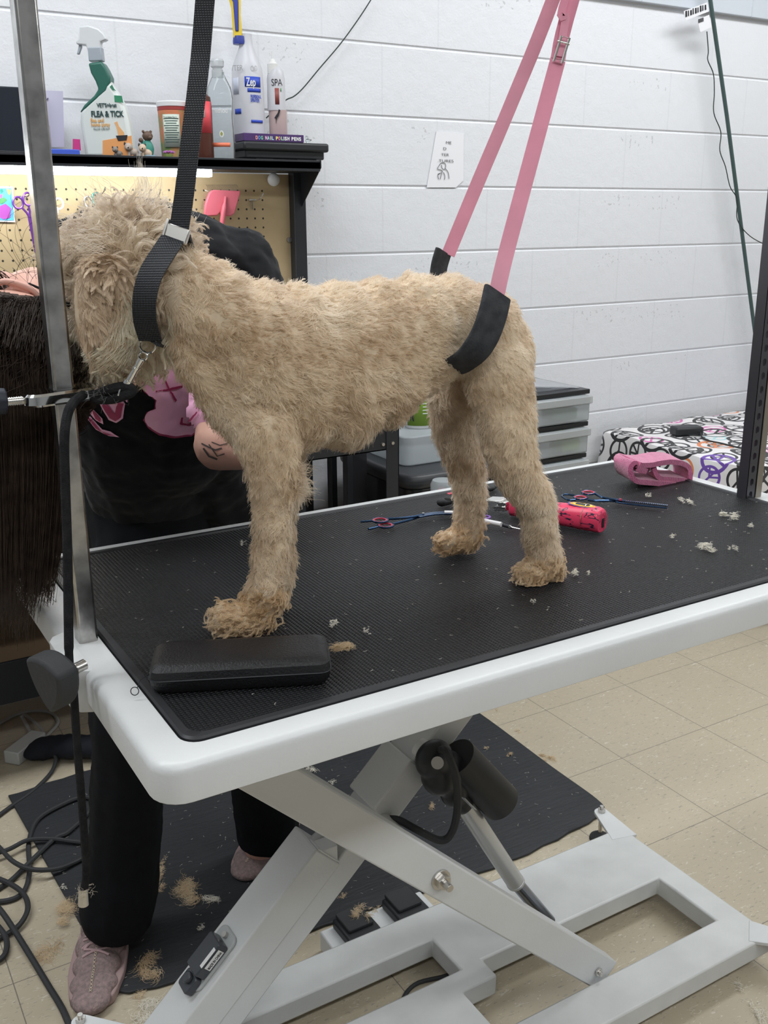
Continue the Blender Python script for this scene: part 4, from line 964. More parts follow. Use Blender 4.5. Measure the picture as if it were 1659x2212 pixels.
sL, sR = Y(500, 610, -.22), Y(205, 600, -.20)
ch(bm, [(sL, .055), (sR, .055)], 6); ch(bm, [(sh_c, .09), (Y(380, 850, -.10), .10), (hipc, .115)], 6)
hL, hR = Y(330, 1080, .03), Y(500, 1080, .05)
kL, aL = Y(300, 1560, -.14), Y(245, 1985, -.085); kR, aR = Y(575, 1560, -.04), Y(560, 1830, .015)
ch(bm, [(hL, .085), (kL, .055), (aL, .034)], 8); ch(bm, [(hR, .085), (kR, .055), (aR, .034)], 8)
def hand(bm, wr, dr, nrm, thumb_side):
    """palm, four fingers of unequal length, thumb from the side"""
    dr = Vector(dr).normalized(); nrm = Vector(nrm); nrm = (nrm-dr*nrm.dot(dr)).normalized(); s = dr.cross(nrm)*thumb_side
    for i in range(4):
        o = s*(.028-.018*i); ch(bm, [(wr+o*.5, .013), (wr+dr*.075+o, .0105)], 4)
        L = (.066, .074, .068, .052)[i]; p = wr+dr*.078+o; d = dr
        for j, fr in enumerate((.45, .30, .25)):
            d = (d+nrm*.55).normalized(); q = p+d*L*fr; ch(bm, [(p, .0088-.0008*j), (q, .0082-.0010*j)], 3); p = q
    p = wr+dr*.02+s*.024; d = (dr*.6+s*.8).normalized(); q = p+d*.04; r_ = q+(d*.5+nrm*.6+dr*.3).normalized()*.03; ch(bm, [(p, .012), (q, .0100), (r_, .0085)], 3)
elL, wrL = Y(474, 962, -.40), Y(560, 975, -.50)
ch(bm, [(sL, .052), (Y(492, 830, -.30), .043), (elL, .038), (wrL, .026)], 8); hand(bm, wrL, (Y(585, 870, -.56)-wrL), (.8, -.4, -.1), 1)
elR, wrR = Y(40, 930, -.30), Y(120, 850, -.42)
ch(bm, [(sR, .052), (elR, .036), (wrR, .024)], 9); hand(bm, wrR, (Y(175, 815, -.48)-wrR), (.4, .3, .9), -1)
skin = blob('body', bm, M_BODY, .0045, ps, 4)
# ear, eye, glasses
ec = Y(40, 641, HL(.080, 0, 0).y-.02); eL, eS, eN = -_r, _u, -_f; ER = Matrix((eN, eS, eL)).transposed(); bm = BM()
P = [ec+eS*x*.9+eL*z+eN*y*.7 for x, y, z in ((-.012, .002, -.026), (-.006, .006, -.031), (.006, .010, -.022), (.015, .014, -.004), (.018, .015, .014), (.011, .014, .028), (-.002, .010, .032), (-.013, .006, .024), (-.016, .002, .010))]
sweep(bm, smoothpath(P, 5), .0042, seg=10); Q = [ec+eS*x*.9+eL*z+eN*y*.7 for x, y, z in ((-.008, .001, -.012), (.005, .006, -.012), (.010, .009, .004), (.002, .008, .018), (-.008, .004, .014))]
sweep(bm, smoothpath(Q, 5), .0032, seg=10); ball(bm, ec-eN*.004, (.007, .014, .027), ER, 3); ball(bm, ec+eN*.003-eS*.006-eL*.028, .0066); ball(bm, ec-eN*.022, (.020, .012, .022), ER, 2)
earo = blob('ear', bm, mat('ear_skin', (.80, .45, .37), .45, spec=.4), .0016, ps, 3)
bm = BM(); sweep(bm, [HL(.079, -.03, .002), HL(.080, .02, .006), HL(.078, .075, .008)], .0016, seg=8); sweep(bm, [HL(.078, .075, .008), HL(.055, .098, .008), HL(.01, .104, .006), HL(-.06, .094, .008)], .0018, seg=8)
for s in (1, -1):
    e1, e2 = eU, cR; sweep(bm, [HL(s*.034, .1, 0)+e1*.026*math.cos(t)+e2*.02*math.sin(t) for t in np.linspace(0, 2*pi, 21)[:-1]], .0014, seg=6, closed=True)
mk('glasses', bm, mat('black_frame', (.01, .01, .012), .25), ps)
for s in (1, -1):
    bm = BM(); ball(bm, HL(s*.031, .070, .006), .0115); mk('eye', bm, mat('eye_white', (.7, .68, .66), .15), ps)
# shirt
bm = BM()
ch(bm, [(Y(185, 575, -.19), .058), (Y(240, 560, -.19), .083), (Y(320, 562, -.18), .093), (Y(420, 585, -.19), .088), (Y(500, 590, -.20), .070)], 5)
ch(bm, [(Y(300, 600, -.19), .105), (Y(330, 760, -.15), .125), (Y(360, 930, -.08), .125)], 6); ch(bm, [(Y(430, 610, -.20), .100), (Y(430, 760, -.16), .125), (Y(430, 930, -.06), .120)], 6)
ch(bm, [(Y(250, 700, -.16), .10), (Y(285, 930, -.08), .105), (Y(330, 1050, 0), .12)], 5); ch(bm, [(Y(430, 950, -.04), .12), (Y(480, 1060, .03), .12)], 4)
ch(bm, [(Y(508, 580, -.21), .068), (Y(532, 640, -.24), .066), (Y(528, 760, -.27), .062), (Y(508, 845, -.32), .058), (Y(494, 888, -.36), .056)], 6)
ch(bm, [(Y(190, 560, -.20), .066), (Y(130, 720, -.24), .060), (Y(80, 830, -.27), .055)], 5)
shirt = blob('shirt', bm, M_CLOTH, .006, ps, 7, disp=[(.014, .06), (.006, .02)])
bm = BM()
ch(bm, [(Y(320, 1010, .02), .125), (Y(500, 1010, .04), .125)], 5); ch(bm, [(Y(320, 1060, .02), .120), (Y(330, 1160, -.02), .110), (Y(290, 1400, -.14), .085), (Y(285, 1600, -.14), .072), (Y(270, 1800, -.11), .068), (Y(258, 1930, -.095), .072), (Y(254, 1962, -.09), .072)], 8)
ch(bm, [(Y(500, 1060, .04), .125), (Y(520, 1160, .02), .112), (Y(560, 1400, -.05), .085), (Y(568, 1600, -.04), .076), (Y(575, 1740, -.005), .070), (Y(578, 1800, .01), .068)], 8)
ch(bm, [(Y(500, 1010, .04), .12), (Y(565, 1060, .05), .082), (Y(578, 1160, .03), .085), (Y(570, 1300, -.02), .08)], 5)
pants = blob('trousers', bm, M_PANT, .006, ps, 6, disp=[(.010, .07)])
# trim hems flat
for v in pants.data.vertices:
    if v.co.x < .06+.0 and v.co.z < .055: v.co.z = .055
    elif v.co.x >= .06 and v.co.z < .060: v.co.z = .060
# print on the shirt
T = bvh(shirt); M_P1 = mat('pink_print', (1., .52, .76), .45); M_P2 = mat('magenta_print', (.42, .035, .13), .55)
blobo = [(300, 826), (312, 845), (335, 862), (334, 880), (318, 888), (310, 905), (320, 922), (345, 938), (375, 944), (412, 940), (432, 925), (470, 902), (466, 880), (450, 855), (430, 815), (415, 790), (400, 778), (370, 778), (340, 800)]
print_on('print', [blobo], T, .003, M_P2, ps, step=5)
cx_, cy_ = 385, 862
print_on('print', [[(cx_+(u-cx_)*.955, cy_+(v-cy_)*.945-2) for u, v in blobo]], T, .0062, M_P1, ps, step=5)
def stroke(pts, w_):
    L, R_ = [], []
    for i, p in enumerate(pts):
        a, b = pts[max(i-1, 0)], pts[min(i+1, len(pts)-1)]; dx, dy = b[0]-a[0], b[1]-a[1]; l = math.hypot(dx, dy); ww = w_[i] if isinstance(w_, list) else w_
        L.append((p[0]-dy/l*ww/2, p[1]+dx/l*ww/2)); R_.append((p[0]+dy/l*ww/2, p[1]-dx/l*ww/2))
    return L+R_[::-1]
for q_ in (stroke([(337, 842), (392, 828)], 4), stroke([(355, 817), (375, 861)], 4), stroke([(385, 909), (405, 910), (422, 904), (434, 890)], [5, 6, 5, 3]), stroke([(392, 895), (387, 912)], 5)): print_on('print', [q_], T, .0085, M_P2, ps, step=4)
print_on('print', [stroke([(412, 785), (425, 830), (432, 860), (433, 884)], 1.6)], T, .0085, M_P2, ps, step=4)
lets = [[(216, 872), (236, 905), (252, 912), (266, 902), (271, 870), (262, 862)], [(196, 876), (222, 902), (224, 915), (208, 906), (193, 888)], [(188, 902), (196, 898), (222, 926), (240, 931), (258, 943), (236, 940), (208, 926)], [(268, 862), (276, 856), (275, 868)]]
print_on('lettering', lets, T, .0022, M_P1, ps, step=5)
print_on('lettering', [[(220, 872), (238, 900), (251, 907), (262, 899), (266, 870), (256, 866), (249, 892), (232, 870)], [(199, 880), (219, 902), (219, 910), (208, 902)], [(191, 902), (197, 902), (221, 930), (250, 940), (232, 937), (208, 923)]], T, .0034, M_P2, ps, step=5)
TS = bvh(skin)
print_on('tattoo', [stroke([(436, 958), (452, 966), (466, 972), (480, 968)], 3), stroke([(440, 968), (452, 985), (470, 992)], 4), stroke([(452, 960), (470, 985), (486, 980)], 2.5), stroke([(458, 955), (476, 962), (492, 958)], 2)], TS, .0008, mat('grey_tattoo', (.06, .05, .05), .6), ps, step=4)
# hair
p, q = sample(skin.data, 260000, np.random.default_rng(5)); Hc = np.array(HC); l_, f_, c_ = [(p-Hc) @ np.array(x) for x in (eU, fF, cR)]
kp = (np.abs(l_) < .085) & (c_ > -.075) & (c_ < .14) & (f_ < .075-.0*c_) & (np.hypot(l_, f_) < .12) & ((c_ > .03) & (f_ < .045) | (f_ < .0)) & ((l_ < .050) | (f_ < -.034)) & (np.hypot(f_+.01, c_+.01)+(l_ < .03) > .026)
p, q = p[kp][:26000], q[kp][:26000]; n = len(p); k = 30; P = np.empty((n, k, 3)); rg = np.random.default_rng(9)
Lh = .15+.20*rg.beta(1.6, 2.2, n)+.03*(p[:, 2]-HC.z)/.08; cur = p-q*.001; ax3 = np.array([list(eU), list(fF), list(cR)]); rad = np.array([.079, .100, .097])*(1+rg.uniform(.02, .16, n))[:, None]
off = np.array([0, -.012, .028]); drift = vnoise(p, 30, 4)*.10; mid = np.array(HL(-.05, -.04, .04)); hj = np.abs(rg.normal(size=n))*.03
for j in range(k):
    P[:, j] = cur; t = j/(k-1)
    g_ = np.zeros((n, 3)); g_[:, 2] = -1; g_ += drift*np.array([1, 1, 0])+rg.normal(size=(n, 3))*.03
    if j < 3: g_ = q*.4+g_*.5+np.array(-fF)*.5
    g_[:, 0] += (mid[0]-.035-cur[:, 0])*2.2*t; g_[:, 1] += (mid[1]+.04-cur[:, 1])*2.2*t
    cur = cur+unit(g_)*(Lh/(k-1))[:, None]
    lo = (cur-Hc) @ ax3.T-off; rr = np.linalg.norm(lo/rad, axis=1); ins = rr < 1
    cur[ins] = ((lo[ins]/rr[ins, None]+off) @ ax3)+Hc
    lim = np.interp(cur[:, 2], [.86, .93, 1.0, 1.15, 1.3], [Y(70, 1240, -.38).x, Y(95, 1130, -.38).x, Y(112, 1000, -.38).x, Y(88, 850, -.38).x, Y(86, 640, -.38).x])-hj; ov = (cur[:, 0] > lim) & (t > .12); cur[ov, 0] += (lim[ov]-cur[ov, 0])*.8
    on = (cur[:, 0] > -.224) & (cur[:, 1] < -.24) & (cur[:, 2] < .886); cur[on, 2] = .886+rg.random(on.sum())*.006; cur[on, 0] += .004
M_HAIR = mat('dark_brown_hair', (.026, .017, .013), .5, col2=(.055, .036, .026), vscale=60, spec=.3)
ec_ = np.array(ec+eN*.012+eS*.002); dl = (P-ec_); near_ = (np.abs(dl @ np.array(eL)) < .033) & (np.abs(dl @ np.array(eS)) < .015) & (dl @ np.array(eN) > -.02); P = P[~near_.any(1)]
strands('long_hair', P, M_HAIR, ps, .00036, .45)
p, q = sample(skin.data, 160000, np.random.default_rng(15)); l_, f_, c_ = [(p-Hc) @ np.array(x) for x in (eU, fF, cR)]
kp = (l_ > .030) & (l_ < .09) & (c_ > -.06) & (c_ < .14) & (f_ > -.12) & ((f_ < -.034) | (c_ > .040) & (f_ < .05)); p, q = p[kp][:2500], q[kp][:2500]; n = len(p); k = 12; P = np.empty((n, k, 3)); cur = p-q*.001; rad = np.array([.080, .101, .098])*(1+rg.uniform(.02, .08, n))[:, None]
for j in range(k):
    P[:, j] = cur; cur = cur+unit(np.array(cR)*.7-np.array(fF)*.6+np.array([0, 0, -.3])*j/4+rg.normal(size=(n, 3))*.08)*.005
    lo = (cur-Hc) @ ax3.T-off; rr = np.linalg.norm(lo/rad, axis=1); ins = rr < 1; cur[ins] = ((lo[ins]/rr[ins, None]+off) @ ax3)+Hc
dl = (P-ec_); near_ = (np.abs(dl @ np.array(eL)) < .033) & (np.abs(dl @ np.array(eS)) < .015) & (dl @ np.array(eN) > -.02); P = P[~near_.any(1)]
strands('crown_hair', P, M_HAIR, ps, .00036, .45)
skin.data.materials.append(M_HAIR); me = skin.data       # scalp under the hair is hair-coloured
for f in me.polygons:
    d_ = f.center-HC; l1, f1, c1 = d_.dot(eU), d_.dot(fF), d_.dot(cR)
    if abs(l1) < .095 and -.075 < c1 < .14 and abs(f1) < .12 and ((c1 > .03 and f1 < .045) or f1 < 0.0) and (f.center-(ec+eN*.0)).length > .026: f.material_index = 1
# flyaway wisps above the ear
n = 26; k = 14; P = np.empty((n, k, 3)); o = np.array(ec+eS*.016-eN*.01); cur = o+rg.normal(size=(n, 3))*.012; d = unit(np.array([-.55, -.1, .7])+rg.normal(size=(n, 3))*.35); tw_ = rg.normal(size=(n, 1))*.12
for j in range(k):
    P[:, j] = cur; d = unit(d+np.array([.10, 0, -.11])*(1+tw_*3)); cur = cur+d*rg.uniform(.007, .010)
strands('stray_hair', P, M_HAIR, ps, .00022, .6)
# shoes
def shoe(tx, ty, hx, hy, label):
    toe, heel = Vector((tx, ty, 0)), Vector((hx, hy, 0)); d = (heel-toe).normalized(); s = Vector((-d.y, d.x, 0)); L = (heel-toe).length
    bm = BM(); st_ = [(.0, .036, .022), (.03, .044, .028), (.07, .045, .036), (.11, .046, .046), (.15, .042, .060), (.19, .038, .070), (.23, .034, .070), (.255, .028, .064)]
    R3 = Matrix((d, s, Vector((0, 0, 1)))).transposed()
    for t, hw, hh in st_: ball(bm, toe+d*(.02+t*L/.27)+Vector((0, 0, hh*.45+.008)), (.034, hw, hh*.62+.004), R3)
    m = mat('mauve_knit', (.34, .245, .235), .9, bump=1., bscale=330, col2=(.22, .17, .165), vscale=150)
    up_ = blob('shoe', bm, m, .004, ps, 4)
    for v in up_.data.vertices: v.co.z = max(v.co.z, .006)
    bm = BM(); out = []
    for i in range(40):
        a = 2*pi*i/40; x = (1-math.cos(a))/2; wv = np.interp(x, [0, .1, .3, .5, .75, .93, 1], [.0, .040, .052, .051, .042, .032, 0]); out.append((x*(L+.012), wv*(1 if math.sin(a) > 0 else -1)))
    prism(bm, out, toe-d*.006+Vector((0, 0, .0015)), d, s, (0, 0, 1), .020); mk('sole', bm, mat('mauve_rubber', (.38, .27, .26), .6, bump=.5, bscale=150), up_, bevel=.005)
    t_ = bvh(up_); bm = BM()
    def top_(x, y):
        h = t_.ray_cast(toe+d*x+s*y+Vector((0, 0, .3)), Vector((0, 0, -1))); return h[0]+Vector((0, 0, .002)) if h[0] is not None else toe+d*x+s*y+Vector((0, 0, .06))
    for i in range(4):
        x = .095+i*.022
        for sg in (1, -1): sweep(bm, [top_(x+.022*f, sg*(.024-.048*f)) for f in np.linspace(0, 1, 7)], .0022, seg=6)
    sweep(bm, [top_(.12+.006*f, .028*math.cos(f*3)) for f in np.linspace(0, 2, 9)], .0020, seg=6)
    mk('laces', bm, mat('mauve_lace', (.50, .34, .35), .8), up_)
    bm = BM()
    for i in range(16):
        x = .018+i*.0065
        for sg in (1, -1): sweep(bm, [top_(x, sg*.0022), top_(x+.005, -sg*.0022)], .0006, seg=5)
    mk('centre_stitching', bm, mat('cream_thread', (.6, .5, .38), .8), up_)
shoe(*Z(196, 2195, 0)[:2], *Z(240, 1955, 0)[:2], '')
shoe(*Z(525, 1905, 0)[:2], *Z(630, 1760, 0)[:2], '')
# ---------------------------------------------------------------- workbench with pegboard and lamp
wb = thing('workbench', 'black steel workbench with tan pegboard back, gusseted top shelf and tan lower shelf', 'workbench', (.2, .78, 0))
def bb(name, boxes, m, parent, bevel=.0, smooth=True):
    bm = BM()
    for a, b in boxes: box2(bm, a, b)
    return mk(name, bm, m, parent, bevel=bevel, smooth=smooth)
bx0 = -.78
bb('leg', [((.882, .500, 0), (.921, .503, .93)), ((.918, .500, 0), (.921, .54, .93))], M_BLKMT, wb); bb('leg', [((.882, 1.02, 0), (.921, 1.055, 1.50))], M_BLKMT, wb, .002)
bb('leg', [((bx0, .500, 0), (bx0+.04, .54, .93))], M_BLKMT, wb, .002); bb('leg', [((bx0, 1.02, 0), (bx0+.04, 1.055, 1.50))], M_BLKMT, wb, .002)
bb('front_rail', [((bx0, .503, .757), (.884, .507, .845)), ((bx0, .503, .757), (.884, .525, .760))], M_BLKMT, wb)
bb('side_rail', [((.905, .51, .77), (.915, 1.03, .83))], M_BLKMT, wb)
bb('worktop', [((bx0-.01, .49, .93), (.925, 1.06, .955))], mat('black_worktop', (.02, .021, .024), .5), wb, .003)
bm = BM()
for zz in (.835, .775):
    for xx in (.870, .900): cyl(bm, (xx, .503, zz), (xx, .496, zz), .0045, seg=12)
mk('rail_bolts', bm, M_SCREW, wb)
def peg_mat():
    m = mat('tan_pegboard', (.50, .38, .22), .65); g = NT(m); o, x, y, z = g.xyz()
    fx = g.math('SUBTRACT', g.math('FRACT', g.math('ADD', g.math('DIVIDE', g.math('SUBTRACT', x, .796), .0254), .5)), .5)
    fz = g.math('SUBTRACT', g.math('FRACT', g.math('ADD', g.math('DIVIDE', g.math('SUBTRACT', z, 1.4285), .0254), .5)), .5)
    d = g.math('SQRT', g.math('ADD', g.math('MULTIPLY', fx, fx), g.math('MULTIPLY', fz, fz)))
    h = g.math('MULTIPLY', g.math('LESS_THAN', d, .115), g.math('MULTIPLY', g.math('LESS_THAN', x, .806), g.math('LESS_THAN', z, 1.44)))  # peg holes are dark discs, the shade of their depth put into the colour
    g.l(g.mix(h, g.mix(g.noise(o, 30, 4), (.46, .345, .19), (.54, .41, .24)), (.03, .025, .015)), g.b.inputs['Base Color']); return m
bb('pegboard', [((bx0+.04, 1.052, .955), (.884, 1.060, 1.475))], peg_mat(), wb)
bb('top_shelf', [((bx0-.01, .895, 1.478), (.906, 1.06, 1.503)), ((bx0-.01, .895, 1.484), (.906, .899, 1.507))], M_BLKMT, wb, .001)
bm = BM(); prism(bm, [(.893, 1.508), (.893, 1.488), (1.02, 1.385), (1.055, 1.385), (1.055, 1.508)], (.906, 0, 0), (0, 1, 0), (0, 0, 1), (1, 0, 0), .003); mk('gusset', bm, M_BLKMT, wb, bevel=.001)
bm = BM(); c = at(680, 351, 0, .909); cyl(bm, c, c+Vector((.004, 0, 0)), .0055, seg=14); c = Y(624, 518, 1.05); cyl(bm, c, c-Vector((0, .006, 0)), .0075, seg=14); mk('bolts', bm, M_SCREW, wb)
bb('lower_shelf', [((bx0, .70, .285), (.90, 1.05, .300))], mat('tan_board', (.48, .32, .19), .6, var=.15, vscale=6), wb)
bb('lower_front_strip', [((bx0, .692, .19), (.90, .70, .303))], M_BLKMT, wb, .002)  # black strip down the front edge of the lower shelf
ta = thing('tool_cabinet', 'black drawer cabinet with small chrome knobs hung under the workbench top', 'cabinet', (0, .78, .485))
bb('cabinet_body', [((-.60, .56, .485), (.36, 1.0, .929))], mat('satin_black', (.016, .017, .020), .45), ta, .004)
for i in range(4):
    d_ = bb('drawer', [((-.59, .552, .50+i*.105), (.35, .56, .597+i*.105))], M_BLKPL, ta, .003)
    bm = BM(); 
    for xx in (.02, .035): ball(bm, (xx-.0, .545, .55+i*.105), .006, sub=2)
    mk('knob', bm, M_SHINY, d_)
# LED tube light
lt = thing('led_tube_light', 'glowing white LED tube light under the front of the bench shelf', 'light', (0, .92, 1.47))
a, b = Y(0, 352, .905), Y(457, 362, .905); 
M_LED = mat('lit_tube', (.93, .98, 1.), .5, emit=32.)
bm = BM(); box2(bm, (bx0+.1, .899, 1.459), (b.x, .922, 1.4785)); mk('lit_tube', bm, M_LED, lt, bevel=.004)
bb('tube_housing', [((bx0+.1, .900, 1.4787), (b.x, .935, 1.4838))], M_WHITE, lt)
# ---- things hanging on the pegboard
def hook(u, v, label, up=.02):
    t = thing('peg_hook', label, 'hook', Y(u, v, 1.05)); c = Y(u, v, 1.05)
    bm = BM(); box(bm, c+Vector((0, -.002, 0)), (.022, .003, .004)); sweep(bm, smoothpath([c+Vector((-.002, -.002, -.0)), c+Vector((-.001, -.03, -.003)), c+Vector((.006, -.045, .004)), c+Vector((.012, -.05, .018))], 4), .0016, seg=6)
    sweep(bm, [c+Vector((-.002, -.002, 0)), c+Vector((-.002, -.002, -.026))], .0016, seg=6)
    mk('hook_wire', bm, M_SHINY, t); return t
hook(545, 432, 'bright wire peg hook right of the pink brush'); hook(325, 430, 'bright wire peg hook just left of the black strap'); hook(50, 425, 'wire peg hook holding the purple scissors'); hook(208, 420, 'wire peg hook holding the green-ringed scissors')
def hang_shears(name, label, m, rings, piv, tip, m2=None):
    t = thing(name, label, 'scissors', Y(*piv, 1.02)); y = 1.02; q = Y(*piv, y); s = pxs(q)
    for i, (u, v, ru, rv) in enumerate(rings):
        c = Y(u, v, y-.004*i); bm = BM(); P = [c+Vector((math.cos(a)*ru*s, 0, math.sin(a)*rv*s)) for a in np.linspace(0, 2*pi, 23)[:-1]]; sweep(bm, P, .0028, seg=7, closed=True); mk('finger_ring', bm, (m2 or m) if i else m, t)
        e = q+(c-q).normalized()*((c-q).length-rv*s*.95); bm = BM(); sweep(bm, [e, e.lerp(q, .5)+Vector((.002, 0, 0)), q], .0030, seg=7); mk('shank', bm, m, t)
    tp = Y(*tip, y); d = (tp-q).normalized(); w_ = Vector((d.z, 0, -d.x))
    for k in (-1, 1): bm = BM(); prism(bm, [(-.006, -.004+k*.001), (-.006, .004+k*.001), ((tp-q).length, k*.0012)], q+Vector((0, -.002*k, 0)), d, w_, (0, 1, 0), .0018); mk('blade', bm, m, t)
    return t
M_PURP = mat('purple_metal', (.20, .07, .36), .3, .6)
hang_shears('grooming_shears', 'purple shears hanging from the pegboard left of the chrome pole', M_PURP, [(39, 438, 10, 12), (60, 430, 9, 13)], (64, 470), (84, 590))
hang_shears('grooming_shears', 'white-ringed shears hanging from the pegboard just right of the chrome pole', M_WPL, [(127, 440, 9, 11)], (120, 470), (124, 520))
hang_shears('grooming_shears', 'steel shears hanging crossed behind the dog\'s topknot', M_SCREW, [(190, 436, 8, 11)], (194, 452), (206, 520))
hang_shears('grooming_shears', 'green-ringed curved shears hanging above the dog\'s topknot', mat('green_metal', (.05, .22, .18), .3, .6), [(208, 430, 9, 13)], (205, 455), (190, 510))
# slicker brush
br = thing('slicker_brush', 'pink slicker brush hanging upside down on the pegboard', 'brush', Y(480, 440, 1.0)); yb = 1.0
M_BRUSH = mat('coral_pink_plastic', (.75, .17, .22), .4)
bm = BM(); pl = [(442, 462), (444, 440), (452, 417), (460, 410), (520, 412), (519, 420), (507, 462), (498, 467), (478, 466), (476, 458), (470, 466), (446, 467)]
O0 = Y(480, 440, yb); ex, ez = Vector((1, 0, 0)), Vector((0, 0, 1)); pp = [((Y(u, v, yb)-O0).x, (Y(u, v, yb)-O0).z) for u, v in pl]
prism(bm, pp[::-1], O0, ex, ez, (0, 1, 0), .012); mk('brush_head', bm, M_BRUSH, br, bevel=.003)
bm = BM(); sweep(bm, smoothpath([Y(487, 425, yb-.002), Y(485, 445, yb-.006), Y(480, 480, yb-.006), Y(478, 510, yb)], 4), [.004]*4+[.007]*9, seg=12); mk('handle', bm, M_BRUSH, br)
bm = BM(); 
for i in range(26):
    for j in range(3):
        p = Y(450+i*2.6, 412-.3*i*.1, yb+.002+.006*j); sweep(bm, [p, p+Vector((-.002, 0, .011)), p+Vector((-.006, 0, .016))], .0004, seg=4)
for i in range(14):
    p = Y(452-i*.6, 414+i*3.0, yb+.006); sweep(bm, [p, p+Vector((-.014, 0, .004))], .0004, seg=4)
mk('pins', bm, M_SHINY, br)
bm = BM(); ball(bm, Y(591, 388, 1.035), (.0185, .014, .0185)); tag(mk('white_ball', bm, M_WHITE), 'small white round ball high on the right of the pegboard', 'magnet')  # plain white flattened ball at the pegboard
# bright picture card pinned at the far left
pc = thing('picture_card', 'bright picture card of a purple palm over blue pinned to the pegboard', 'card', Y(10, 440, 1.048))
def quad_px(bm, pts, y, th=.001): pp = [Y(u, v, y) for u, v in pts]; O = pp[0]; prism(bm, [((p-O).x, (p-O).z) for p in pp], O, (1, 0, 0), (0, 0, 1), (0, 1, 0), th)
bm = BM(); quad_px(bm, [(-30, 402), (28, 403), (33, 480), (-30, 478)], 1.046, .002); mk('card', bm, M_WHITE, pc)
bm = BM(); quad_px(bm, [(-30, 406), (25, 407), (30, 476), (-30, 475)], 1.0445); mk('sky_patch', bm, mat('sky_blue_print', (.12, .50, .75), .5), pc)
for pts, c_ in (([(0, 445), (12, 440), (24, 450), (22, 470), (8, 474), (0, 470)], (.42, .08, .42)), ([(-5, 432), (8, 426), (16, 432), (6, 440), (-5, 440)], (.10, .35, .12)), ([(14, 408), (24, 410), (22, 422), (17, 418)], (.75, .55, .15)), ([(0, 410), (5, 408), (8, 414), (3, 418)], (.03, .30, .22)), ([(-2, 420), (6, 420), (4, 428), (-2, 428)], (.75, .15, .40))):
    bm = BM(); quad_px(bm, pts, 1.0430); mk('painted_patch', bm, mat('print_colour', c_, .5), pc)

# ---------------------------------------------------------------- things on the bench shelf
zs = 1.5035; ysf = .965
def base(u, y=ysf): p = Y(u, 330, y); return Vector((p.x, y, zs))
def bottle(parent, name, u, prof, m, y=ysf, zb=None, sx=1, sy=1, vb=332, seg=32):
    """prof: (v, half width px) from base up"""
    p = base(u, y); s = pxs(p); zb = zs if zb is None else zb; v0 = prof[0][0]
    bm = BM(); lathe(bm, [(max(hw, .01)*s, (v0-v)*s/.955) for v, hw in prof], (p.x, y, zb), seg=seg, sx=sx, sy=sy, rz=-.54)
    return mk(name, bm, m, parent)
CX, CN = Vector((math.cos(-.54), math.sin(-.54), 0)), Vector((-math.sin(.54), -math.cos(.54), 0))     # label plane facing the room
UPV = Vector((0, 0, 1))
def label(parent, name, u, v, r_px, w_px, h_px, m, y=ysf, off=.0006, sy=1., arc=True):
    """wrap-round label on a bottle of radius r_px centred at u; v = middle"""
    p = base(u, y); s = pxs(p); zc = Y(u, v, y).z; R = r_px*s+off; bm = BM(); n = 10; a0 = math.asin(min(.98, w_px/r_px)); rows = []
    for k in range(n+1):
        a = -a0+2*a0*k/n; q = Vector((p.x, y, zc))+CX*math.sin(a)*R+CN*math.cos(a)*R*sy; rows.append((bm.verts.new(q-UPV*h_px*s/2/.955), bm.verts.new(q+UPV*h_px*s/2/.955)))
    for A, B in zip(rows, rows[1:]): bm.faces.new((A[0], B[0], B[1], A[1]))
    return mk(name, bm, m, parent, solid=.0003)
def ltext(parent, s_, u, v, size_px, m, y=ysf, r_px=0, w_px=None, name='lettering', off=.0012, bold=0., uc=None, sy=1.):
    p = base(uc if uc is not None else u, y); s = pxs(p); q = Vector((p.x, y, Y(u, v, y).z))+CN*(r_px*s*sy+off)
    if uc is not None: q += CX*((u-uc)*s)
    return text(s_, q, CX, UPV, size_px*s*1.35, m, parent, name, width=None if w_px is None else w_px*s, bold=bold)
# speaker / dark screen at the left
t = thing('dark_monitor', 'dark flat screen at the left end of the bench shelf behind the pole', 'monitor', base(0)); bm = BM(); a = Y(-120, 318, 1.0); b = Y(84, 192, 1.0); box2(bm, (a.x, .985, zs), (b.x, 1.01, b.z)); mk('screen', bm, mat('dark_glass', (.02, .025, .035), .2), t, bevel=.003)
bm = BM(); a = Y(-120, 318, 1.0); box2(bm, (a.x, .97, zs), (b.x, .985, zs+.012)); mk('stand', bm, M_BLKPL, t, bevel=.002)
t = thing('greeting_card', 'pale lilac card standing on the shelf right of the pole', 'card', base(118)); bm = BM(); quad_px(bm, [(92, 318), (139, 318), (136, 197), (88, 195)], 1.02, .002); mk('card', bm, mat('lilac_card', (.60, .58, .74), .6), t)
bm = BM(); quad_px(bm, [(92, 262), (108, 272), (112, 316), (92, 317)], 1.0185); mk('printed_figure', bm, mat('grey_print', (.48, .44, .52), .7), t)
bm = BM(); sweep(bm, smoothpath([Y(94, 232, 1.018), Y(98, 218, 1.018), Y(104, 212, 1.018)], 4), .0016, seg=6); mk('printed_line', bm, mat('violet_print', (.15, .12, .25), .7), t)
bm = BM(); a, b = Y(100, 325, .94), Y(167, 314, .94); box2(bm, (a.x, .92, zs), (b.x, .96, zs+.016)); tag(mk('blue_box', bm, mat('royal_blue', (.06, .12, .60), .4), bevel=.002), 'low royal blue box at the left of the shelf, right of the pole', 'box')
bm = BM(); quad_px(bm, [(158, 324), (175, 325), (173, 301), (158, 300)], .985, .004); tag(mk('pink_card', bm, mat('magenta_card', (.62, .05, .25), .5)), 'small magenta card leaning behind the blue box', 'card')
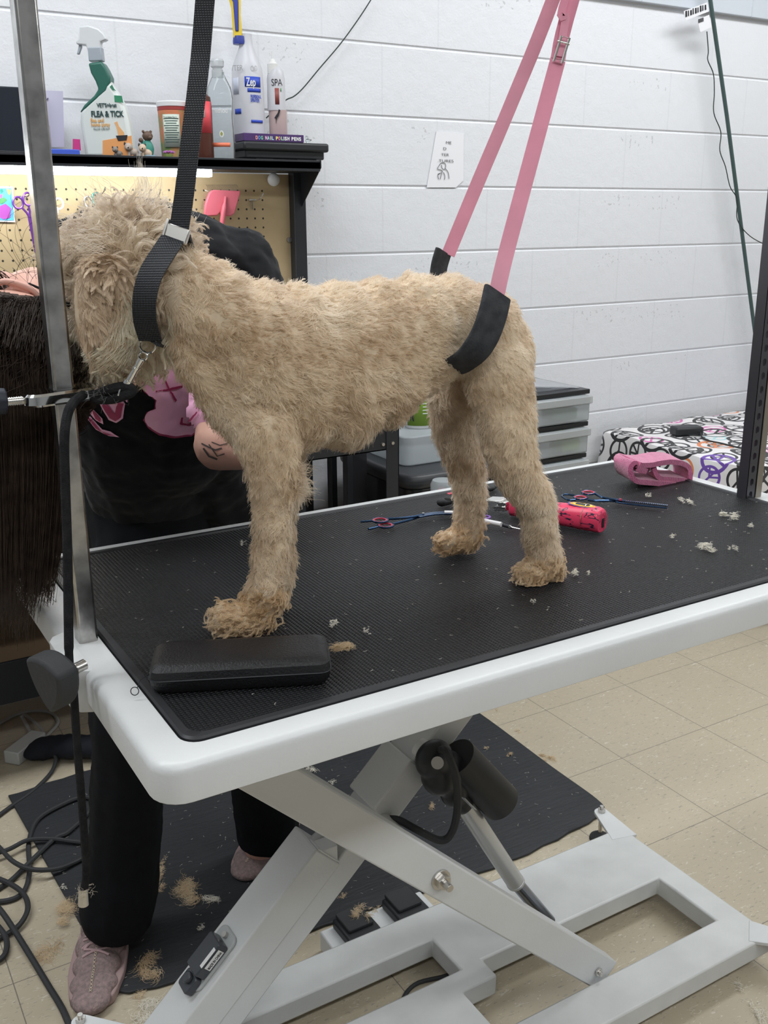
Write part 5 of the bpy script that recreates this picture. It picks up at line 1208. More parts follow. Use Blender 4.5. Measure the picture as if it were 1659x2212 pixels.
# flea & tick spray
fl = thing('spray_bottle', 'white flea and tick trigger spray bottle with green shoulder and orange base', 'spray bottle', base(240))
O0 = base(238); s = pxs(O0)
def slab(name, pts, m, y0, th, bev=.006): 
    bm = BM(); P = [((u-238)*s, (330-v)*s/.955) for u, v in pts]; prism(bm, P, O0+CN*y0, CX, UPV, -CN, th); return mk(name, bm, m, fl, bevel=bev, seg=3)
body_px = [(188, 330), (186, 300), (183, 262), (186, 242), (196, 230), (218, 213), (228, 200), (224, 185), (216, 170), (212, 152), (226, 150), (240, 150), (247, 162), (253, 178), (254, 190), (266, 205), (280, 232), (287, 262), (291, 300), (292, 330)]
M_LABW = mat('white_label', (.70, .74, .72), .4)
slab('bottle', body_px, M_LABW, .022, .044, .010)
slab('green_shoulder', [(184, 244), (196, 229), (218, 212), (228, 200), (223, 185), (215, 170), (211, 152), (240, 149), (248, 162), (255, 178), (254, 188), (246, 204), (222, 221), (200, 237)], mat('dark_green_print', (.03, .13, .10), .35), .0226, .0452, .008)
slab('orange_band', [(226, 330), (229, 297), (291, 288), (292, 330)], mat('orange_print', (.80, .36, .13), .5), .0226, .001, 0)
slab('leaf_green_print', [(258, 192), (262, 200), (266, 204), (258, 202), (253, 196)], mat('leaf_green', (.05, .22, .14), .5), .0226, .001, 0)
slab('cartoon_dog_print', [(257, 263), (263, 261), (266, 270), (276, 282), (276, 294), (264, 294), (261, 272)], mat('orange_dog', (.78, .42, .18), .5), .0234, .001, 0)
slab('black_tub_print', [(258, 288), (283, 287), (280, 297), (262, 298)], M_INK, .0238, .001, 0)
slab('green_badge', [(261, 212), (277, 213), (279, 226), (261, 224)], mat('badge_green', (.04, .25, .13), .5), .0232, .001, 0)
M_DGRN = mat('dark_ink', (.02, .06, .06), .6)
def ft(s_, u, v, h, w_, m, b=.0002): text(s_, O0+CN*.0240+CX*(u-238)*s+UPV*(330-v)*s/.955, CX, UPV, h*s*1.35, m, fl, width=w_*s, bold=b)
ft('FLEA & TICK', 209, 252, 12, 69, M_DGRN, .0006); ft("VET'S+best", 223, 234, 8, 42, M_DGRN, .0004); M_ORI = mat('orange_ink', (.75, .42, .15), .6)
ft('flea and', 207, 262, 8, 28, M_ORI, .0003); ft('home spray', 207, 270, 8, 40, M_ORI, .0003); ft('KILLS BY CONTACT', 212, 277, 4, 34, M_DGRN, 0)
slab('spray_head', [(212, 148), (212, 136), (207, 118), (189, 117), (186, 112), (193, 106), (197, 84), (215, 82), (236, 88), (247, 98), (252, 108), (238, 112), (238, 148)], mat('pale_grey_plastic2', (.66, .68, .70), .3), .012, .024, .004)
slab('trigger', [(192, 110), (198, 112), (196, 122), (190, 134), (185, 134), (190, 120)], mat('grey_trigger', (.40, .44, .48), .3), .005, .010, .002)
slab('collar', [(211, 148), (211, 122), (239, 121), (240, 147)], mat('grey_collar', (.36, .40, .45), .35), .0145, .029, .003)
# figurines: small dogs
def fig(u, v, sc, colr, label, y=.92, dark=(.04, .035, .03), cat='figurine'):
    t = thing('dog_figurine', label, cat, (Y(u, v, y).x, y, zs)); p = Vector((Y(u, v, y).x, y, zs)); k = sc
    bm = BM(); ball(bm, p+Vector((.006, 0, .012))*k, (.014*k, .009*k, .010*k), sub=2); ball(bm, p+Vector((-.006, -.004, .024))*k, .010*k, sub=2); ball(bm, p+Vector((-.010, -.011, .021))*k, .005*k, sub=2)
    for dx, dy in ((-.006, -.005), (-.006, .005), (.014, -.005), (.014, .005)): cyl(bm, p+Vector((dx, dy, 0))*k, p+Vector((dx, dy, .012))*k, .003*k, seg=8)
    mk('dog_body', bm, mat('figurine_paint', colr, .5), t)
    bm = BM()
    for sx_ in (-1, 1): ball(bm, p+Vector((-.006+sx_*.008, -.003, .031))*k, (.003*k, .002*k, .005*k), sub=1)
    ball(bm, p+Vector((-.010, -.0155, .022))*k, .0022*k, sub=1); mk('ears_and_nose', bm, mat('figurine_dark', dark, .5), t)
fig(252, 325, .75, (.25, .22, .20), 'tiny grey dog figurine below the spray bottle'); fig(282, 325, 1.05, (.45, .38, .33), 'small fawn pug figurine right of the spray bottle')
fig(312, 326, 1.0, (.62, .48, .36), 'small tan dog figurine in a blue saucer'); bm = BM(); p = Vector((Y(322, 328, .925).x, .925, zs)); lathe(bm, [(.012, 0), (.018, .004), (.0185, .007), (.016, .005)], p); tag(mk('saucer', bm, mat('pale_blue', (.45, .62, .75), .4)), 'pale blue saucer under the tan dog figurine', 'saucer')
t = thing('bear_figurine', 'brown bear figurine with green jacket behind the tan dog figurine', 'figurine', (Y(320, 326, .945).x, .96, zs)); p = Vector((Y(320, 326, .96).x, .96, zs))
bm = BM(); ball(bm, p+Vector((0, 0, .024)), (.016, .012, .024), sub=2); ball(bm, p+Vector((-.014, -.004, .034)), (.005, .005, .014), sub=2); mk('jacket', bm, mat('green_jacket', (.06, .28, .22), .5), t)
bm = BM(); ball(bm, p+Vector((.001, 0, .056)), (.014, .012, .013), sub=2); ball(bm, p+Vector((.004, -.011, .052)), (.006, .005, .005), sub=2)
for sx_ in (-1, 1): ball(bm, p+Vector((sx_*.010, 0, .067)), .004, sub=1)
ball(bm, p+Vector((-.020, -.008, .045)), .006, sub=2)
mk('head', bm, mat('bear_brown', (.13, .08, .055), .5), t)
pt = thing('toy_succulent', 'little potted succulent with violet leaves in front of the snack tub', 'plant', (Y(364, 328, .915).x, .915, zs)); p = Vector((Y(364, 328, .915).x, .915, zs))
bm = BM(); lathe(bm, [(.009, 0), (.012, .010), (.011, .010)], p, seg=16); mk('pot', bm, mat('pot_green', (.30, .42, .12), .5), pt)
bm = BM()
for k in range(14): a = k*2.4; r = .3+.05*k; ball(bm, p+Vector((math.cos(a)*.012*r, math.sin(a)*.012*r, .017-.002*r)), (.006, .003, .0035), Matrix.Rotation(a, 3, 'Z'), 1)
mk('rosette', bm, mat('violet_leaf', (.42, .15, .42), .5), pt)
# snack tub
tub = thing('snack_tub', 'round cardboard snack tub with white lid and red rim', 'tub', base(378, .985)); bottle(tub, 'tub_body', 380, [(332, 30), (240, 33), (238, 33)], mat('printed_board', (.62, .20, .10), .45, col2=(.10, .28, .10), vscale=28), y=.985)
bottle(tub, 'red_rim', 380, [(332, 33.5), (323, 33.5)], mat('dark_red', (.35, .05, .05), .4), y=.985, zb=Y(380, 240, .985).z); bottle(tub, 'lid', 380, [(332, 34.5), (324, 35), (322, 33)], mat('milky_lid', (.75, .74, .76), .35), y=.985, zb=Y(380, 232, .985).z)
label(tub, 'nutrition_panel', 380, 285, 33, 17, 62, mat('pale_green_panel', (.58, .66, .58), .5), y=.985, off=.0014)
p = base(380, .985); s = pxs(p)
for i in range(11): label(tub, 'printed_line', 380, 259+i*5, 33, 15-(i % 3)*2, 1.2, M_DGRN, y=.985, off=.0022)
text('Nutrition Facts', Vector((p.x, .985, Y(380, 258, .985).z))+CN*(33*s+.0022)-CX*15*s, CX, UPV, 5*s, M_INK, tub, width=28*s)
# red/brown bottle behind the strap
rb = thing('amber_bottle', 'dark brown bottle with a red and white label behind the black strap', 'bottle', base(438, .94)); bottle(rb, 'bottle', 438, [(332, 23), (330, 24), (230, 24), (212, 22), (204, 12), (190, 9), (188, 9)], mat('amber_plastic', (.10, .035, .025), .25), y=.94)
label(rb, 'red_label', 438, 255, 24, 23, 60, mat('red_label', (.72, .08, .10), .5), y=.94); label(rb, 'white_patch', 438, 240, 24, 12, 28, M_LABW, off=.0014, y=.94); label(rb, 'cap_band', 438, 200, 12, 11, 12, mat('red_cap', (.5, .06, .06), .4), y=.94)
# clear bottle
M_CLEAR = mat('clear_plastic', (.86, .92, .93), .06, trans=.92, ior=1.25); M_LIQ = mat('clear_liquid', (.80, .87, .86), .05, trans=.9, ior=1.2)
cb = thing('clear_spray_bottle', 'clear spray bottle with clear liquid and a thin orange band', 'spray bottle', base(480, .95)); bottle(cb, 'bottle', 480, [(334, 24), (331, 27), (300, 28), (250, 26), (215, 28), (195, 25), (180, 17), (170, 12), (166, 12)], M_CLEAR, y=.95, sy=.7)
bottle(cb, 'spray_head', 478, [(166, 12), (150, 12), (148, 9), (144, 14), (134, 15), (130, 12)], mat('milky_plastic', (.75, .78, .80), .2, trans=.5), y=.95, zb=Y(478, 170, .95).z, sy=.8)
label(cb, 'orange_band', 480, 314, 28, 20, 8, mat('orange_red', (.85, .22, .12), .4), y=.95, sy=.7, off=.0015); bm = None
p = base(480, .95); s = pxs(p); q0 = Vector((p.x, .95, 0))+CN*(28*s*.7+.0015)
text('method', q0+UPV*Y(480, 246, .95).z-CX*16*s, CX, UPV, 15*s, M_WHITE, cb, width=34*s, bold=.0002)
bm = BM(); prism(bm, [(5*s*math.cos(a), 7*s*math.sin(a)) for a in np.linspace(0, 2*pi, 17)[:-1]], q0+UPV*Y(484, 291, .95).z+CX*4*s, CX, UPV, CN, .0006); mk('round_sticker', bm, M_LABW, cb)
bm = BM(); prism(bm, [(0, -5*s), (3*s, 0), (0, 5*s), (-3*s, 0)], q0+UPV*Y(484, 291, .95).z+CX*4*s+CN*.0007, CX, UPV, CN, .0004); mk('leaf_mark', bm, mat('leaf_mark', (.35, .35, .08), .5), cb)
# tray, box, two tall bottles
zt2 = Y(600, 306, .905).z
tr = thing('black_tray', 'black moulded plastic tray on the right end of the bench shelf', 'tray', base(607, .955)); a, b = Y(512, 335, .955), Y(690, 305, .955)
bm = BM(); box2(bm, (a.x, .905, zt2-.024), (b.x+.005, 1.03, zt2-.0005)); mk('tray_top', bm, M_BLKPL, tr, bevel=.006); bm = BM(); box2(bm, (a.x+.008, .915, zs+.006), (b.x-.006, 1.02, zt2-.020)); mk('tray_underside', bm, M_BLKPL, tr, bevel=.004)
bb('tray_foot', [((a.x+.04, .918, zs+.0005), (a.x+.09, 1.0, zs+.007))], M_BLKRUB, tr); bb('tray_foot', [((b.x-.09, .918, zs+.0005), (b.x-.03, 1.0, zs+.007))], M_BLKRUB, tr)
pb = thing('nail_polish_box', 'flat purple carton of dog nail polish pens lying on the black tray', 'carton', (Y(585, 300, .93).x, .94, zt2)); a, b = Y(526, 305, .915), Y(655, 288, .915)
bm = BM(); box2(bm, (a.x, .912, zt2), (b.x, .975, zt2+.020)); mk('carton', bm, mat('deep_purple_card', (.075, .035, .14), .4), pb, bevel=.001)
W0 = b.x-a.x; wds = [('D', (.9, .4, .35)), ('O', (.12, .35, .85)), ('G', (.2, .65, .35)), (' ', None), ('N', (.92, .55, .75)), ('A', (.45, .85, .8)), ('I', (.95, .9, .5)), ('L', (.4, .7, .9)), (' ', None), ('P', (.95, .85, .25)), ('O', (.9, .3, .4)), ('L', (.35, .8, .5)), ('I', (.9, .9, .9)), ('S', (.9, .9, .9)), ('H', (.9, .9, .9)), (' ', None), ('P', (.9, .9, .9)), ('E', (.9, .9, .9)), ('N', (.9, .9, .9)), ('S', (.9, .9, .9))]
wx = a.x+W0*.19; cw = W0*.80/18.6
for ch_, c_ in wds:
    if c_: text(ch_, (wx, .9115, zt2+.0048), (1, 0, 0), UPV, .0125, mat('letter_ink', c_, .5), pb, width=cw*(.8 if ch_ != 'I' else .22), bold=.0004, ext=.0003)
    wx += cw*(.62 if ch_ in ' ' else (.5 if ch_ == 'I' else 1.))
zp = zt2+.0
zb_ = thing('quart_spray_bottle', 'milky spray bottle with blue logo and yellow and blue trigger, tallest on the shelf', 'spray bottle', (base(545, 1.0).x, 1.0, zt2)); M_MILK = mat('milky_poly', (.80, .80, .84), .3, trans=.35, ior=1.3)
yz = 1.0; off_ = (334-300)
bottle(zb_, 'bottle', 541, [(300, 28), (296, 33), (200, 34), (160, 32), (145, 26), (120, 15), (104, 13), (96, 13)], M_MILK, y=yz, zb=zt2)
bottle(zb_, 'blue_collar', 527, [(97, 13), (92, 13.5), (82, 12)], mat('navy_plastic', (.04, .06, .30), .35), y=yz, zb=Y(527, 97, yz).z)
p = base(524, yz); s = pxs(p)
def slab2(name, pts, m, y0, th, bev=.002):
    q = Vector((p.x, yz, Y(524, 84, yz).z)); bm = BM(); prism(bm, [((u-524)*s, (84-v)*s/.955) for u, v in pts], q+CN*y0, CX, UPV, -CN, th); return mk(name, bm, m, zb_, bevel=bev)
slab2('yellow_neck', [(516, 84), (534, 84), (532, 40), (534, 10), (530, -10), (508, -12), (508, 8), (514, 30)], mat('bright_yellow', (.85, .62, .06), .35), .010, .020)
slab2('blue_trigger', [(521, 72), (528, 72), (530, 20), (526, -14), (512, -16), (510, 4), (519, 20)], mat('navy_plastic2', (.05, .07, .35), .35), .014, .028)
M_BLUEI = mat('blue_ink', (.03, .07, .48), .5)
def side_label(parent, name, uc, rpx, a0, a1, v0, v1, m, y, off=.0008):
    p_ = base(uc, y); s_ = pxs(p_); R = rpx*s_+off; bm = BM(); rows = []; z0, z1 = Y(uc, v1, y).z, Y(uc, v0, y).z
    for k in range(9): a_ = a0+(a1-a0)*k/8; q = Vector((p_.x, y, 0))+CX*math.sin(a_)*R+CN*math.cos(a_)*R; rows.append((bm.verts.new(q+UPV*z0), bm.verts.new(q+UPV*z1)))
    for A, B in zip(rows, rows[1:]): bm.faces.new((A[0], B[0], B[1], A[1]))
    return mk(name, bm, m, parent, solid=.0003)
side_label(zb_, 'logo_patch', 541, 34, -.05, 1.0, 170, 192, M_BLUEI, yz); side_label(zb_, 'logo_swoosh', 541, 34, .1, 1.0, 195, 203, M_BLUEI, yz)
side_label(zb_, 'ruled_panel', 541, 34, -.95, -.45, 172, 207, mat('panel_grey_blue', (.62, .66, .78), .5), yz); side_label(zb_, 'blue_panel', 541, 34, -.85, -.35, 238, 249, M_BLUEI, yz); side_label(zb_, 'blue_footer', 541, 34, .25, 1.1, 262, 268, M_BLUEI, yz)
p = base(541, yz); s = pxs(p)
def ztext(t_, a_, v, h, w_, m, b=.0003): q = Vector((p.x, yz, Y(541, v, yz).z))+CX*math.sin(a_)*34*s+CN*(math.cos(a_)*34*s+.0022); ex_ = CX*math.cos(a_+.25)-CN*math.sin(a_+.25); text(t_, q, ex_, UPV, h*s*1.35, m, zb_, width=w_*s, bold=b)
ztext('Zep', .05, 190, 17, 20, M_WHITE, .0006); ztext('PROFESSIONAL', .28, 216, 7, 24, M_BLUEI); ztext('SPRAYER', .28, 224, 7, 20, M_BLUEI); ztext('DOG SHAMPOO', .32, 233, 3.5, 16, M_BLUEI, 0) if False else None
q = Vector((p.x, yz, Y(541, 158, yz).z))+CN*(32*s+.002)-CX*27*s; text('/TER', q, (CX-CN*-.25).normalized(), UPV, 15*s, mat('pencil_grey', (.35, .35, .36), .6), zb_, width=24*s); text('OO', q+CX*38*s-CN*.004, (CX+CN*-.3).normalized(), UPV, 15*s, mat('pencil_grey2', (.5, .5, .52), .6), zb_, width=14*s)
sp_ = thing('spa_bottle', 'slim white spa cologne bottle with pink liquid and running dog mark', 'bottle', (base(602, .99).x, .99, zt2)); ysp = .99
bottle(sp_, 'bottle', 603, [(300, 17), (297, 19), (236, 19.5)], mat('pink_liquid', (.72, .55, .53), .25, trans=.3), y=ysp, zb=zt2)
bottle(sp_, 'bottle_top', 601, [(240, 19.5), (180, 19), (165, 16), (158, 11)], M_MILK, y=ysp, zb=Y(601, 240, ysp).z); bottle(sp_, 'cap', 595, [(160, 11), (142, 11), (138, 7), (134, 6), (132, 2), (118, 1.2)], mat('pale_cap', (.72, .72, .70), .35), y=ysp, zb=Y(595, 160, ysp).z)
side_label(sp_, 'brown_stripe', 602, 19.4, -.1, .35, 193, 228, mat('maroon_label', (.28, .07, .06), .5), ysp); side_label(sp_, 'green_stripe', 602, 19.4, .5, .62, 193, 200, mat('green_label', (.08, .3, .12), .5), ysp)
p = base(602, ysp); s = pxs(p); q = Vector((p.x, ysp, Y(602, 188, ysp).z))+CN*(19.5*s+.0015)-CX*9*s; text('SPA', q, CX, UPV, 19*s, M_INK, sp_, width=23*s)
q = Vector((p.x, ysp, Y(602, 262, ysp).z))+CN*(19.5*s+.0015)-CX*1*s; bm = BM(); prism(bm, [(a_*s*.7, b_*s) for a_, b_ in ((-6, 4), (0, 10), (5, 14), (9, 22), (14, 20), (11, 14), (8, 8), (4, 5), (1, 0), (0, -6), (-1, -6), (-1, 2), (-3, 4))], q, CX, UPV, CN, .0005); mk('dog_mark', bm, M_INK, sp_)
sb = thing('small_glass_dog', 'tiny clear glass dog ornament at the right end of the tray', 'ornament', (Y(668, 300, .93).x, .93, zt2)); p = Vector((Y(665, 300, .93).x, .93, zt2)); bm = BM(); ball(bm, p+Vector((0, 0, .007)), (.008, .005, .006), sub=2); ball(bm, p+Vector((-.004, 0, .015)), .005, sub=2); mk('glass_body', bm, M_CLEAR, sb); bm = BM(); ball(bm, p+Vector((.008, -.003, .009)), .0018, sub=1); mk('nose', bm, M_INK, sb)

# ---------------------------------------------------------------- on the wall
sg = thing('paper_notice', 'white paper notice with outlined dog drawing taped to the block wall', 'notice', Y(965, 345, 1.08)); yw = 1.0805
bm = BM(); quad_px(bm, [(922, 405), (985, 405), (1001, 390), (1002, 288), (943, 283), (940, 300)], yw-.001, .0012); mk('paper', bm, mat('notice_paper', (.86, .86, .89), .5), sg, smooth=False)
for t_, u, v, w_ in (('ME', 963, 311, 11), ('D', 957, 324, 6), ('TER', 953, 337, 16), ('.TURES', 945, 350, 33)):
    q = Y(u, v, yw-.003); text(t_, q, (1, 0, -.0), UPV, .0125, M_INK, sg, width=w_*pxs(q)/.80, bold=-.0002)
bm = BM(); yl = yw-.003
for L in ([(947, 360), (953, 352), (960, 352), (963, 358), (960, 366), (955, 363), (954, 356)], [(947, 360), (945, 365), (952, 367), (956, 370)], [(956, 370), (953, 378), (951, 387)], [(962, 364), (968, 372), (970, 386)], [(948, 387), (946, 380), (949, 375), (953, 373)], [(950, 374), (946, 376)], [(958, 372), (961, 380), (960, 388)]):
    sweep(bm, smoothpath([Y(u, v, yl) for u, v in L], 4), .0009, seg=5)
mk('line_drawing', bm, mat('grey_line', (.15, .15, .16), .7), sg)
def wire(name, label, L, y, r, m, cat='cable'):
    bm = BM(); sweep(bm, smoothpath([Y(u, v, yy) for (u, v), yy in zip(L, y if isinstance(y, list) else [y]*len(L))], 6), r, seg=8); return tag(mk(name, bm, m), label, cat)
M_WIRE = mat('dark_green_cable', (.02, .035, .03), .5)
wire('hanging_wire', 'thin black wire curving down the wall to the shelf bottles', [(806, -8), (775, 40), (735, 95), (690, 148), (655, 190), (635, 208), (618, 216), (596, 236), (575, 255)], 1.06, .0018, M_WIRE)
lp = thing('leaning_rod', 'thin dark green rod with shop tags leaning on the wall at right', 'rod', Y(1642, 815, .95))
bm = BM(); sweep(bm, [Y(1530, -30, 1.03), Y(1570, 250, 1.03), Y(1605, 520, 1.03), Y(1645, 830, 1.03)], .0075, seg=12); mk('rod', bm, mat('green_grey_coating', (.06, .10, .095), .4), lp)
bm = BM(); quad_px(bm, [(1477, 24), (1528, 5), (1531, 25), (1481, 44)], 1.02); mk('tag', bm, M_PAPER, lp, smooth=False); bm = BM(); quad_px(bm, [(1506, 42), (1532, 32), (1537, 58), (1513, 70)], 1.015); mk('tag', bm, M_PAPER, lp, smooth=False)
for i in range(9): bm = BM(); u = 1481+i*5.2; v = 37-i*1.9; quad_px(bm, [(u, v), (u+3.4-(i % 2), v-1.2), (u+3-(i % 2), v-14+(i % 3)), (u, v-13+(i % 3))], 1.0185, .0006); mk('printed_bar', bm, M_INK, lp, smooth=False)
for i in range(6): bm = BM(); u = 1509+i*2; quad_px(bm, [(u, 50-i*.7), (u+1.1, 49.6-i*.7), (u+.6, 41-i*.7), (u-.5, 41.4-i*.7)], 1.0135, .0006); mk('barcode_line', bm, M_INK, lp, smooth=False)
wire('trailing_wire', 'thin black wire wound loosely round the leaning green rod', [(1527, 68), (1530, 110), (1529, 130), (1541, 160), (1543, 200), (1542, 244), (1557, 285), (1555, 325), (1567, 360), (1577, 403), (1592, 430), (1593, 475), (1620, 510), (1662, 533)], 1.02, .0018, M_WIRE)
# ---------------------------------------------------------------- behind the table, right
M_SATIN = mat('satin_black_plastic', (.018, .019, .022), .3)
M_FROST = mat('frosted_plastic', (.62, .66, .68), .35, trans=.55, ior=1.15)
tote = thing('storage_box', 'black storage box with moulded lid and grip slot behind the table', 'storage box', (1.21, .78, 0))
bm = BM(); z1 = .60
prism(bm, rrect(1.02, 1.40, .60, 1.02, .05, 5), (0, 0, .02), (1, 0, 0), (0, 1, 0), (0, 0, 1), z1-.02); mk('box_body', bm, M_SATIN, tote, bevel=.004)
bm = BM(); prism(bm, rrect(1.005, 1.415, .585, 1.035, .055, 6), (0, 0, z1), (1, 0, 0), (0, 1, 0), (0, 0, 1), .045); mk('lid', bm, mat('grey_black_lid', (.045, .047, .052), .38), tote, bevel=.018, seg=4)
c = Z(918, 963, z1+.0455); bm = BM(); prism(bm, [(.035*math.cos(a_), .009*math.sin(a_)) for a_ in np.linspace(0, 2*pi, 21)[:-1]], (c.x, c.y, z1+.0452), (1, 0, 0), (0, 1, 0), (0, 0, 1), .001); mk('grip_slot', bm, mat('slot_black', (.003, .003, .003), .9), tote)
st2 = thing('black_stand', 'dark slim metal stand between the white wall and the storage box', 'stand', (.96, .85, 0)); bb('upright', [((.925, .80, 0), (.945, .83, .72))], M_BLKMT, st2, .002); bb('upright', [((.935, .92, 0), (.955, .95, .72))], M_BLKMT, st2, .002); bb('top_plate', [((.925, .79, .715), (.998, .98, .727))], M_BLKMT, st2, .002)
bb('smoked_panel', [((.946, .81, .05), (.998, .815, .71))], mat('smoked_panel', (.03, .03, .034), .12), st2)
jug = thing('shampoo_jug', 'white jug with a bright green label standing on the clear box', 'jug', Y(905, 925, .80)); yj = .80; c = Y(905, 922, yj); s = pxs(c)
bm = BM(); lathe(bm, [(30*s, 0), (33*s, 6*s), (33*s, 70*s), (31*s, 100*s), (24*s, 128*s), (12*s, 145*s), (12*s, 160*s)], (c.x, c.y, c.z), sy=.75, rz=-.54); mk('jug_body', bm, mat('jug_white', (.74, .75, .76), .3), jug)
def jl(name, a0, a1, v0, v1, m, off): 
    bm = BM(); rows = []
    for k in range(13):
        a_ = a0+(a1-a0)*k/12; q = Vector((c.x, c.y, 0))+CX*math.sin(a_)*(33*s+off)+CN*math.cos(a_)*(33*s*.75+off); rows.append((bm.verts.new(q+UPV*Y(905, v1, yj).z), bm.verts.new(q+UPV*Y(905, v0, yj).z)))
    for A, B in zip(rows, rows[1:]): bm.faces.new((A[0], B[0], B[1], A[1]))
    mk(name, bm, m, jug, solid=.0004)
jl('green_label', -.85, 1.2, 822, 915, mat('lime_label', (.22, .36, .04), .45), .0008); jl('dark_patch', -.6, .05, 826, 872, mat('dark_teal', (.02, .05, .06), .5), .0016); jl('white_patch', -.85, -.55, 850, 878, M_LABW, .0016)
for i in range(9): jl('printed_line', .2, .75-(i % 3)*.1, 832+i*7, 834+i*7, M_LABW, .0016)
q = Vector((c.x, c.y, Y(905, 905, yj).z))+CN*(33*s*.75+.001)-CX*22*s; bm = BM(); prism(bm, [(0, 0), (4*s, 10*s), (7*s, 30*s), (9*s, 30*s), (9*s, 8*s), (11*s, 0), (8*s, 0), (6*s, 8*s), (2*s, 0)], q, CX, UPV, CN, .0012); mk('figure_print', bm, M_INK, jug)
cbx = thing('clear_box', 'clear plastic box with pale contents on the black storage box', 'box', (1.17, .80, .646)); ztop = c.z-.001
bm = BM(); prism(bm, rrect(1.06, 1.34, .69, .95, .03, 5), (0, 0, .6465), (1, 0, 0), (0, 1, 0), (0, 0, 1), ztop-.6465); mk('box_shell', bm, M_FROST, cbx, bevel=.004)
dr = thing('drawer_tower', 'tower of frosted drawers with black frames standing against the wall', 'drawers', (1.62, .90, 0)); dx0, dx1, dy0, dy1 = 1.44, 1.80, .72, 1.03
zt3 = Y(1200, 846, .74).z; dh = (Y(1200, 846, .74).z-Y(1200, 916, .74).z)
for i in range(8):
    zt_ = zt3-dh*i
    if zt_-dh < 0: break
    bb('frame', [((dx0, dy0, zt_-.016), (dx1, dy1, zt_))], M_SATIN, dr, .003)
    d_ = bb('drawer', [((dx0+.008, dy0-.012, zt_-dh+.004), (dx1-.008, dy1-.02, zt_-.018))], M_FROST, dr, .006)
    bb('drawer_lip', [((dx0+.004, dy0-.020, zt_-.045), (dx1-.004, dy0-.010, zt_-.020))], mat('clear_lip', (.70, .73, .74), .2, trans=.5), d_, .003)
bb('contents', [((1.66, dy0+.02, zt3-dh+.01), (1.76, dy0+.10, zt3-.06))], mat('green_stuff', (.04, .18, .10), .6), dr, .004); bb('contents', [((1.70, dy0+.02, zt3-2*dh+.01), (1.78, dy0+.10, zt3-dh-.06))], mat('lime_stuff', (.35, .5, .12), .6), dr, .004)
bm = BM(); box(bm, (1.66, .86, zt3+.014), (.24, .22, .003), Matrix.Rotation(.10, 3, 'Y')); box(bm, (1.66, .86, zt3+.001), (.22, .2, .002)); tag(mk('clear_sheet', bm, mat('clear_sheet', (.8, .82, .85), .15, trans=.75, ior=1.1)), 'loose clear plastic sheet lying on top of the drawer tower', 'sheet')
gb = thing('green_bottle', 'small green bottle at the foot of the wall right of the drawers', 'bottle', Y(1208, 1020, .98)); q = Y(1208, 1030, .98); s = pxs(q); bm = BM(); lathe(bm, [(7*s, -.45), (7*s, 8*s), (4*s, 20*s), (3*s, 28*s), (0.0001, 28*s)], q); mk('bottle_body', bm, mat('bright_green', (.08, .40, .12), .4), gb)
tb = thing('clear_bin', 'clear bin with pink bits between the storage box and the table edge', 'bin', (1.08, .50, 0)); q = Y(957, 1062, .50); bm = BM(); lathe(bm, [(.030, -q.z+.001), (.034, -.02), (.036, .022), (.030, .034), (.0001, .036)], q); mk('bin_body', bm, M_FROST, tb); bm = BM(); ball(bm, q+Vector((-.012, -.01, .006)), (.012, .010, .010), sub=2); mk('pink_bits', bm, mat('pink_bits', (.6, .12, .2), .5), tb)

